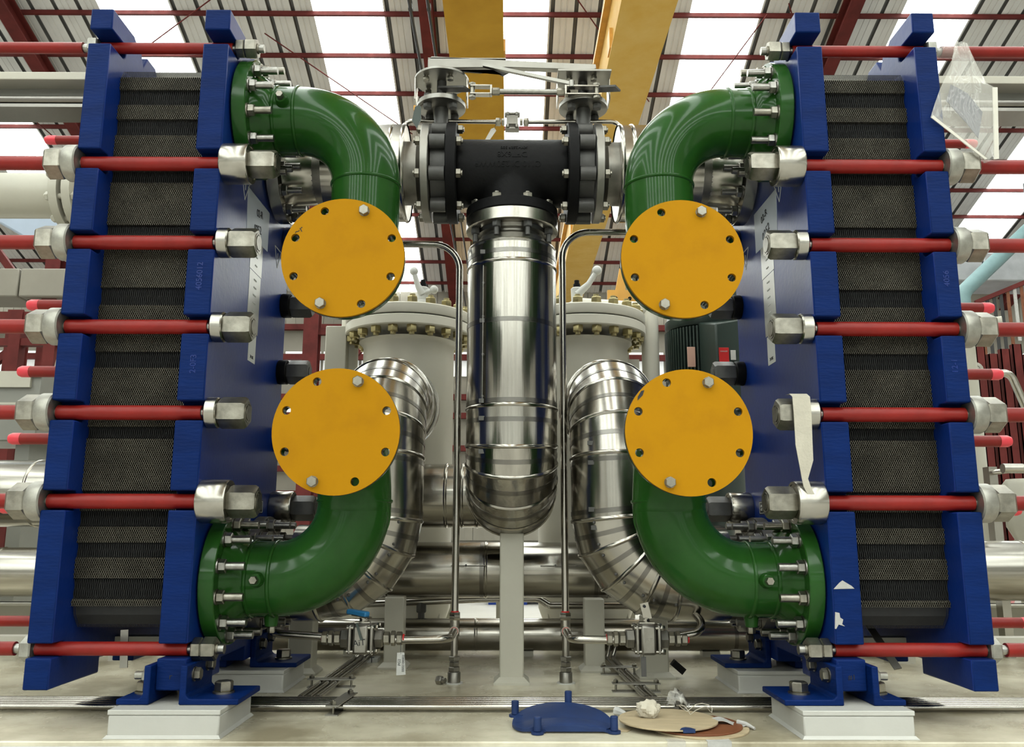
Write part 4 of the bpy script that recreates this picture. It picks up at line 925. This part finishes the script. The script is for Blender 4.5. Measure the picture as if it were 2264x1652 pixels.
q = MB(); q.rings([[(mx+dx, my-.22, z) for dx, z in ((.0, 1.36), (.25, 1.38), (.25, 1.32), (.0, 1.315))], [(mx+dx, my-.10, z) for dx, z in ((-.03, 1.40), (.25, 1.40), (.25, 1.29), (-.03, 1.29))]]); q.obj('fan_hood_box', motor_m, t, bevel=.006)
for (x0, z0, x1, z1, m_, nm, yy) in ((.788, 1.055, .826, 1.115, red_lab, 'red_label', my-.282), (.832, 1.067, .852, 1.105, white_m, 'white_label', my-.282), (.690, 1.06, .722, 1.14, pink_lab, 'name_plate', my-.178), (.66, 1.262, .70, 1.295, pink_lab, 'name_plate', my-.165)):
    q = MB(); q.box(x0, yy-.002, z0, x1, yy, z1); q.obj(nm, m_, t, bevel=.001)
put_text('DANGER', .007, (.807, my-.2845, 1.10), (1, 0, 0), (0, 0, 1), white_m, t, 'print')
put_text('208', .03, (.722, my-.165, 1.275), (1, 0, 0), (0, 0, 1), blackpaint, t, 'print')
q = MB(); q.ring((mx-.185, my-.09, .86), (0, 1, 0), .022, .012, .014, 20); q.cyl((mx-.17, my-.08, .86), (mx-.12, my-.08, .865), .009, 10); q.obj('eye_bolt', motor_m, t)
q = MB(); q.cyl((mx-.185, my-.095, .86), (mx-.185, my-.088, .86), .014, 16); q.obj('cap', gold, t)
q = MB(); q.lathe((mx, my, 0), (0, 0, 1), [(0, .16), (.02, .16), (.022, .09), (.5, .09), (.55, .15), (.78, .15)], 40); q.obj('pump_stand', motor_m, t)
# ------------------------------------------------------------------ neighbouring skid equipment: left
t = thing('grey_flanged_pipe', 'pale grey flanged pipe at the left, between two red tie bolts', 'pipe', (-2.0, 3.5, 1.86))
q = MB(); q.cyl((-3.2, 3.5, 1.862), (-1.90, 3.5, 1.862), .098, 32); q.obj('pipe', grey, t)
for x in (-1.94, -1.885):
    q = MB(); q.cyl((x, 3.5, 1.862), (x+.035, 3.5, 1.862), .155, 36); q.obj('flange', grey, t)
for k in range(8):
    a = PI/8+k*PI/4; q = MB(); q.cyl((-1.965, 3.5+.13*math.cos(a), 1.862+.13*math.sin(a)), (-1.83, 3.5+.13*math.cos(a), 1.862+.13*math.sin(a)), .012, 10); q.hex((-1.96, 3.5+.13*math.cos(a), 1.862+.13*math.sin(a)), (-1.945, 3.5+.13*math.cos(a), 1.862+.13*math.sin(a)), .034); q.hex((-1.85, 3.5+.13*math.cos(a), 1.862+.13*math.sin(a)), (-1.835, 3.5+.13*math.cos(a), 1.862+.13*math.sin(a)), .034); q.obj('flange_bolt', grey, t)
q = MB(); q.tube(polyline([((-1.85, 3.5, 1.862), 0), ((-1.6, 3.5, 1.862), .16), ((-1.6, 3.5, 0), 0)], 8), .085, 28); q.obj('elbow', grey, t)
t = thing('inclined_duct', 'pale blue inclined duct behind the grey flanged pipe at the left', 'duct', (-2.6, 4.4, 2.1))
q = MB(); q.beam(at(-200, 330, 4.2), at(200, 560, 4.2), .2, .16, up=(0, 1, 0)); q.obj('casing', blue_box, t, bevel=.01)
q = MB(); q.box(-2.25, 4.3, 0, -2.1, 4.5, 2.1); q.obj('stand', grey, t)
t = thing('white_post', 'tapered pale grey column at the left edge, behind the left exchanger', 'column', (-2.0, 4.0, 0))
q = MB(); q.rings([[(-2.36, 4.0, 0), (-2.0, 4.0, 0), (-2.0, 4.2, 0), (-2.36, 4.2, 0)], [(-2.18, 4.0, 1.28), (-1.98, 4.0, 1.28), (-1.98, 4.2, 1.28), (-2.18, 4.2, 1.28)], [(-2.08, 4.0, 1.80), (-1.98, 4.0, 1.80), (-1.98, 4.2, 1.80), (-2.08, 4.2, 1.80)]]); q.obj('shaft', grey, t, bevel=.004)
t = thing('grey_cabinet', 'grey steel cabinet at the left edge above the clad pipes', 'cabinet', (-2.4, 3.7, .9))
q = MB(); q.box(-3.4, 3.6, .80, -2.02, 3.95, 1.10); q.obj('body', cabinet_m, t, bevel=.006)
q = MB(); q.box(-3.4, 3.59, 1.075, -2.02, 3.6, 1.10); q.box(-3.4, 3.59, .955, -2.02, 3.6, .965); q.obj('trim_strip', grey, t)
q = MB(); q.box(-2.22, 3.585, 1.03, -2.06, 3.6, 1.10); q.obj('hinge_plate', grey, t)
for x in (-3.3, -2.1):
    q = MB(); q.box(x-.03, 3.65, 0, x+.03, 3.9, .80); q.obj('leg', cabinet_m, t)
for x in (-2.9, -2.6, -2.3):
    q = MB(); q.cyl((x, 3.598, 1.06), (x, 3.594, 1.06), .012, 10); q.obj('screw', zinc, t)
q = MB(); q.box(-2.7, 3.59, .88, -2.2, 3.6, .93); q.obj('cable_strip', platem, t)
for s, l in ((-1, 'left'), (1, 'right')):
    for z, r, lab in ((.548, .122, 'upper thick'), (.288, .082, 'lower')):
        if s > 0 and z > .4: continue
        y = (3.16 if z > .4 else 2.98) if s < 0 else 2.95
        zz = (.562 if z > .4 else z) if s < 0 else .30
        t = thing('side_clad_pipe', f'{lab} steel-clad horizontal pipe at the {l} edge, behind the exchanger', 'pipe', (s*2.2, y, zz), 'clad pipes at the picture edges')
        sections(t, [V(s*3.4, y, zz), V(s*1.735, y, zz), V(s*1.2, y, zz)], r if s < 0 else .10, clad_h, beads=(1,), bands=((0, .3),), n=36)
        for x in (3.2, 1.3):
            q = MB(); q.box(s*x-.04, y-.03, 0, s*x+.04, y+.03, zz-r+.003); q.obj('leg', grey, t)
    t = thing('side_beam', f'long grey beam lying low along the {l} side of the deck', 'beam', (s*2.3, 3.1, .09), 'long grey side beams')
    q = MB(); q.box(s*1.3, 3.25, .0, s*3.4, 3.29, .165); q.box(s*1.3, 3.2, .155, s*3.4, 3.29, .165); q.box(s*1.3, 3.2, 0, s*3.4, 3.29, .012); q.obj('channel', grey, t, bevel=.002)
put_text('7 2!', .06, (-1.78, 2.939, .33), (1, 0, 0), (0, 0, 1), ink_red, t, 'marking') if False else None
# ------------------------------------------------------------------ right background
t = thing('white_stand_pipe', 'thick white standing pipe at the right edge, behind the red tie bolts', 'pipe', (2.05, 3.5, 0))
q = MB(); q.cyl((1.93, 3.6, 0), (1.93, 3.6, 1.30), .085, 28); q.cyl((1.93, 3.6, 1.26), (1.93, 3.6, 1.30), .10, 28); q.cyl((2.0, 3.48, 1.29), (2.06, 3.44, 1.29), .03, 16); q.obj('column', grey, t)
t = thing('white_flask', 'short white cylindrical pot on the right, above the clad pipe', 'vessel', (2.2, 3.3, 0))
q = MB(); q.lathe((2.08, 3.45, 0), (0, 0, 1), [(0, .05), (.40, .05), (.45, .075), (.62, .075), (.64, .06)], 24); q.obj('body', grey, t)
t = thing('vent_handle', 'small rounded chrome handle at the right edge beside the exchanger nut', 'handle', (1.72, 2.95, .63))
q = MB(); q.tube([(1.70, 2.93, .645), (1.77, 2.93, .645)], .017, 16); q.cyl((1.735, 2.93, .64), (1.735, 3.05, .64), .01, 10); q.box(1.72, 3.05, 0, 1.75, 3.09, .66); q.obj('grip', chrome, t)
t = thing('pink_brace', 'pink painted steel brace leaning across the right background', 'brace', (3.4, 5.5, 0))
q = MB(); q.beam((2.95, 5.5, FLOOR), (4.0, 5.5, 1.75), .09, .09); q.obj('bar', pink_m, t)
t = thing('steel_gas_tube', 'bent steel tube with an open end in the right background', 'tube', (2.6, 4.2, 1.2))
q = MB(); q.tube(polyline([((2.42, 4.35, 1.235), 0), ((2.62, 4.35, 1.25), .05), ((2.72, 4.35, .95), .05), ((2.72, 4.35, 0), 0)], 6), .02, 14); q.obj('tube', chrome, t)
q = MB(); q.cyl((2.35, 4.2, 1.235), (2.42, 4.36, 1.235), .034, 18); q.ring((2.35, 4.199, 1.235), (-.4, -.9, 0), .04, .026, .006, 18); q.obj('open_end', chrome, t)
t = thing('teal_pipe', 'teal painted pipe climbing the hall wall at the right', 'pipe', (8.2, 14.5, 4))
q = MB(); q.tube(polyline([((8.05, 14.5, FLOOR), 0), ((8.05, 14.5, 4.6), .3), ((9.6, 14.5, 6.0), 0)], 6), .13, 14); q.obj('pipe', teal_m, t)
q = MB(); q.box(8.0, 14.4, FLOOR, 8.1, 14.6, FLOOR+.05); q.obj('base', teal_m, t)
t = thing('air_duct', 'galvanised ventilation duct hung under the roof at the right', 'duct', (8.6, 16.5, 6))
for k in range(4):
    q = MB(); q.box(7.6+.95*k, 16.2, 5.35, 8.52+.95*k, 17.2, 5.95); q.obj('duct_section', duct_m, t, bevel=.03)
for x in (8, 10.8):
    q = MB(); q.cyl((x, 16.7, 5.95), (x, 16.7, rz(16.7)-.1), .02, 8); q.obj('hanger', cable_m, t)
t = thing('air_duct', 'beige boxed duct under the roof at the far left', 'duct', (-9.5, 17, 6))
for k in range(4):
    q = MB(); q.box(-11.9+.95*k, 16.7, 5.1, -10.98+.95*k, 17.6, 5.7); q.obj('duct_section', wall_m, t, bevel=.03)
for x in (-11.5, -9.5):
    q = MB(); q.cyl((x, 17.1, 5.7), (x, 17.1, rz(17.1)-.1), .02, 8); q.obj('hanger', cable_m, t)
t = thing('sling_rack', 'red rack of hanging lifting slings at the far right', 'rack', (8.8, 13.5, 3))
q = MB(); q.beam((7.7, 13.5, 4.15), (9.2, 13.1, 4.75), .07, .07); q.box(8.9, 13.1, FLOOR, 9.0, 13.2, 4.6); q.obj('rail', red_steel, t)
for k in range(14):
    q = MB(); x = 7.75+.1*k; q.box(x, 13.47-.027*k, 4.1+.04*k-random.uniform(.8, 1.5), x+.05, 13.49-.027*k, 4.15+.04*k); q.obj('sling', random.choice((cable_m, brown_m, red_steel, tape_m)), t)
t = thing('yellow_crane_end', 'yellow crane part hanging in the far right background', 'crane', (9.3, 13, 3.6))
q = MB(); q.box(9.25, 13.0, 3.3, 10.2, 13.2, 4.4); q.box(9.5, 13.0, FLOOR, 9.7, 13.2, 3.3); q.obj('beam', girder_lip, t, bevel=.02)
for k in range(8):
    x = 5.35+.15*k
    t = thing('steel_channel', ('leftmost', 'second from the left', 'third from the left', 'fourth from the left', 'fifth from the left', 'sixth from the left', 'seventh from the left', 'rightmost')[k]+' of the dark red steel channels standing at the far right', 'channel', (x, 10, FLOOR), 'red steel channels standing at the far right')
    q = MB(); q.box(x, 10, FLOOR, x+.11, 10.012, 2.55+.06*(k % 3)); q.box(x, 10, FLOOR, x+.012, 10.07, 2.55+.06*(k % 3)); q.box(x+.098, 10, FLOOR, x+.11, 10.07, 2.55+.06*(k % 3)); q.obj('section', red_steel, t)
t = thing('red_frame', 'rust red steel frame across the left background above the grey cabinet', 'frame', (-5.5, 10, FLOOR))
for x in (-6.05, -5.62, -5.05):
    q = MB(); q.box(x, 10, FLOOR, x+.14, 10.14, 3.05); q.obj('upright', red_steel, t)
for z in (2.1, 2.62, 2.95):
    q = MB(); q.box(-7.2, 10.02, z, -4.6, 10.12, z+.09); q.obj('rail', red_steel, t)
# blue and pale things standing on the hall floor far behind
for x, y, w_, h, m_, l, n in ((-1.0, 9.5, .9, .2, lever_blue, 'low blue pallet on the hall floor, far behind the left post', 'pallet'), (.55, 9.8, .35, .35, lever_blue, 'blue crate on the hall floor, far behind the middle post', 'crate'), (.15, 9.0, .8, .16, blue_smooth, 'dark blue pallet on the hall floor, far behind the middle post', 'pallet')):
    t = thing(n, l, n, (x, y, FLOOR))
    q = MB(); q.box(x-w_/2, y, FLOOR+.08, x+w_/2, y+.6, FLOOR+h+.05); q.obj('deck_board', m_, t, bevel=.01)
    for dx in (-.4, 0, .4):
        q = MB(); q.box(x+dx*w_-.04, y, FLOOR, x+dx*w_+.04, y+.6, FLOOR+.08); q.obj('runner', m_, t)
# ------------------------------------------------------------------ loose covers and scraps at the front of the deck
t = thing('blue_flange_cover', 'blue plastic flange cover with four pegs lying on the deck in front', 'cover', (.113, 2.0, 0))
cx, cy = .113, 1.985
q = MB(); NR, NA = 6, 40; rs = []
def bz(r, a): return .010+.028*max(0, math.sin(a)*r/.112)+.012*(1-(r/.112)**2)
for k in range(NR+1):
    r = .112*k/NR; ring = []
    for i in range(NA):
        a = 2*PI*i/NA; x, y = r*math.cos(a), max(r*math.sin(a)*1.0, -.062)*.82
        ring.append(V(cx+x, cy+y, bz(r, a)))
    rs.append(ring)
low = [V(p.x, p.y, p.z-.006) for p in rs[-1]]
q.rings(rs[::-1]+[[V(p.x, p.y, p.z-.006) for p in r_] for r_ in rs] if False else [rs[0]]+rs[1:]+[low]+[[V(p.x, p.y, p.z-.006) for p in rs[0]]], cap0=True, cap1=True)
q.obj('dished_plate', bplastic, t)
for i, (dx, dy, dz) in enumerate(((-.105, .045, .02), (.02, .105, .03), (-.058, -.058, .006), (.108, -.05, .006))):
    q = MB(); q.cyl((cx+dx, cy+dy, dz), (cx+dx, cy+dy, dz+.030), .0085, 16, .0015); q.obj('peg', bplastic, t)
    q = MB(); q.cyl((cx+dx, cy+dy, dz-.005), (cx+dx, cy+dy, dz), .014, 16); q.beam((cx+dx, cy+dy, dz-.0025), (cx+dx*.8, cy+dy*.75, dz), .02, .005); q.obj('tab', bplastic, t)
def disc(name, label, x, y, z, r, m_, th=.004, grp=None):
    t = thing(name, label, 'disc', (x, y, z), grp); q = MB(); q.cyl((x, y, z), (x, y, z+th), r, 64); q.obj('disc', m_, t, bevel=.0008); return t
disc('hardboard_disc', 'brown hardboard disc at the bottom of the pile, under the plywood disc', .415, 1.985, 0, .108, wood_m)
disc('hardboard_disc', 'reddish brown hardboard disc in the middle of the pile of discs', .405, 1.995, .004, .106, brown_m)
t = disc('plywood_disc', 'pale plywood disc on top of the pile, crumpled paper on it', .350, 2.006, .012, .110, wood_m)
q = MB(); q.prism([(-.005, -.1105), (.03, -.1065), (.022, -.092), (.012, -.086), (.002, -.094)], lambda x, y: (.350+x+.01, 2.006+y, .0163), lambda x, y: (.350+x+.01, 2.006+y, .0168)); q.box(.362, 1.8955, .010, .388, 1.8975, .0165); q.obj('blue_tape', bplastic, t)
t = thing('crumpled_paper', 'crumpled cream paper lying on the plywood disc', 'paper', (.318, 2.02, .016))
q = MB(); q.sphere((.31, 2.02, .034), .023, 30, 18, (1.15, .9, .85))
for i, p in enumerate(q.v):
    v_ = Vector(p)-V(.31, 2.02, .034); k = 1+.30*noise.noise(v_*75)+.16*noise.noise(v_*190); p2 = V(.31, 2.02, .034)+v_*k; q.v[i] = (p2.x, p2.y, max(.0165, p2.z))
q.obj('crumple', tissue_m, t, smooth=14)
t = thing('tape_strip', 'strip of white tape lying across the brown discs on the right', 'tape', (.46, 1.99, .012))
q = MB(); n = 12; rs = []
for i in range(n+1):
    f = i/n; x = .445+.075*f; z = .010+.006*math.sin(f*6)
    rs.append([(x, 1.985-.008*f, z), (x, 2.012-.005*f, z+.003), (x, 2.012-.005*f, z+.0036), (x, 1.985-.008*f, z+.0006)])
q.rings(rs); q.obj('strip', tape_m, t)
t = thing('string_loop', 'loop of thin white string on the pile of discs', 'string', (.43, 2.05, .012))
q = MB(); q.tube([(.425+.035*math.cos(a)*(1+.2*math.sin(3*a)), 2.055+.02*math.sin(a), .018+.018*abs(math.sin(a*1.5))) for a in [k*.35 for k in range(20)]], .0009, 8); q.obj('string', web_m, t)
t = thing('cut_strap_end', 'curled white strap end lying at the right of the discs', 'strap', (.52, 1.97, 0))
q = MB(); q.tube([(.505, 2.0, .010), (.52, 1.985, .009), (.533, 1.965, .004)], lambda i: (.006, .005, .003)[i], 10); q.obj('strap', tape_m, t)
t = thing('clear_plastic_scrap', 'crumpled clear plastic scrap on the deck tubes behind the plywood disc', 'plastic', (.40, 2.13, .03))
q = MB(); nx, ny = 9, 7
vs = [(.372+.045*i/(nx-1)+.006*math.sin(j*2.1), 2.10+.05*j/(ny-1), .02+.038*math.sin(PI*(i+.5)/nx)*(.4+.6*j/ny)+.006*math.sin(i*2.3+j*1.7)) for j in range(ny) for i in range(nx)]
q.add(vs, [(j*nx+i, j*nx+i+1, (j+1)*nx+i+1, (j+1)*nx+i) for j in range(ny-1) for i in range(nx-1)]); q.obj('film', film_m, t)
t = thing('paper_scrap', 'torn twist of grey paper beside the plywood disc, at its left', 'paper', (.235, 2.08, .005))
q = MB(); q.tube([(.245, 2.10, .014), (.26, 2.085, .012), (.275, 2.07, .006)], lambda i: (.011, .007, .002)[i], 7); q.obj('twist', tape_m, t, smooth=0)
t = thing('paper_scrap', 'flat beige scrap between the blue cover and the plywood disc', 'paper', (.235, 1.96, 0))
q = MB(); q.prism([(.222, 1.955), (.25, 1.945), (.262, 1.965), (.245, 1.985), (.225, 1.975)], lambda x, y: (x, y, .0004), lambda x, y: (x, y, .0016)); q.obj('scrap', wood_m, t)
t = thing('label_scrap', 'pale label stuck over the front edge of the deck, near the discs', 'label', (.43, 1.86, 0))
q = MB(); q.box(.405, 1.8615, .0003, .455, 1.90, .0012); q.box(.405, 1.8608, -.03, .455, 1.8615, .0012); q.obj('label', tape_m, t); q = MB(); q.box(.44, 1.8603, -.025, .455, 1.8608, -.010); q.obj('blue_print', blue_smooth, t)
t = thing('label_scrap', 'translucent tape over the front edge of the deck, left of the pale label', 'tape', (.34, 1.86, 0))
q = MB(); q.box(.322, 1.8615, .0003, .36, 1.885, .0008); q.box(.322, 1.8608, -.03, .36, 1.8615, .0008); q.obj('tape', film_m, t)
# ------------------------------------------------------------------ webbing strap and plastic bag on the right exchanger
t = thing('webbing_strap', 'flat cream webbing strap hung over a nut of the right exchanger', 'strap', (.67, 1.94, .65))
path = [(.672, .041, 1.99, .749), (.672, .041, 1.965, .748), (.672, .041, 1.945, .738), (.672, .041, 1.942, .70), (.6715, .040, 1.942, .66), (.671, .039, 1.942, .625), (.673, .034, 1.942, .59), (.671, .022, 1.944, .565), (.669, .014, 1.944, .548), (.673, .016, 1.944, .53), (.681, .016, 1.944, .512)]
q = MB(); rs = []
for x, wd, y, z in path: rs.append([(x-wd/2, y-.0012, z), (x+wd/2, y-.0012, z), (x+wd/2, y+.0012, z), (x-wd/2, y+.0012, z)])
q.rings(rs); q.obj('strap', web_m, t)
t = thing('plastic_bag', 'clear plastic document bag hanging from the top right tie bolt', 'bag', (1.15, 1.97, 1.5))
L_ = [(1.121, 1.653), (1.112, 1.615), (1.103, 1.584), (1.085, 1.55), (1.071, 1.522), (1.055, 1.484), (1.040, 1.444), (1.068, 1.42), (1.10, 1.39), (1.14, 1.352), (1.165, 1.331)]
R_ = [(1.152, 1.649), (1.158, 1.625), (1.165, 1.603), (1.176, 1.572), (1.19, 1.537), (1.212, 1.525), (1.211, 1.49), (1.207, 1.452), (1.202, 1.41), (1.195, 1.37), (1.184, 1.333)]
q = MB(); nx = 14; vs = []
for side in (0, 1):
    for j, (l, r) in enumerate(zip(L_, R_)):
        for i in range(nx+1):
            f = i/nx; bul = .018*math.sin(PI*f)*min(1, j/4)
            wr = .004*math.sin(f*23+j*1.3)*math.sin(PI*f)
            vs.append((l[0]+(r[0]-l[0])*f, 1.952+(bul if side else -bul)+wr, l[1]+(r[1]-l[1])*f))
n1 = nx+1; nj = len(L_); fs = []
for sd in (0, 1):
    o = sd*n1*nj
    fs += [(o+j*n1+i, o+j*n1+i+1, o+(j+1)*n1+i+1, o+(j+1)*n1+i) for j in range(nj-1) for i in range(nx)]
q.add(vs, fs); q.obj('film', film_m, t, smooth=60)
q = MB(); q.prism([(1.197, 1.333), (1.184, 1.331), (1.200, 1.524), (1.213, 1.524)], lambda x, z: (x, 1.947, z), lambda x, z: (x, 1.9485, z)); q.prism([(1.042, 1.446), (1.166, 1.331), (1.160, 1.329), (1.037, 1.440)], lambda x, z: (x, 1.943, z), lambda x, z: (x, 1.945, z)); q.obj('seal_edge', film_edge, t)
q = MB(); q.prism([(1.10, 1.535), (1.085, 1.49), (1.13, 1.43), (1.155, 1.39), (1.172, 1.46), (1.14, 1.51)], lambda x, z: (x, 1.953, z), lambda x, z: (x, 1.955, z)); q.obj('folded_document', doc_m, t)
q = MB(); q.lathe((1.09, 2.026, 1.668), (1, 0, 0), [(0, .0165), (.07, .0165)], 20, cap=False); q.obj('tape_wrap', film_m, t)
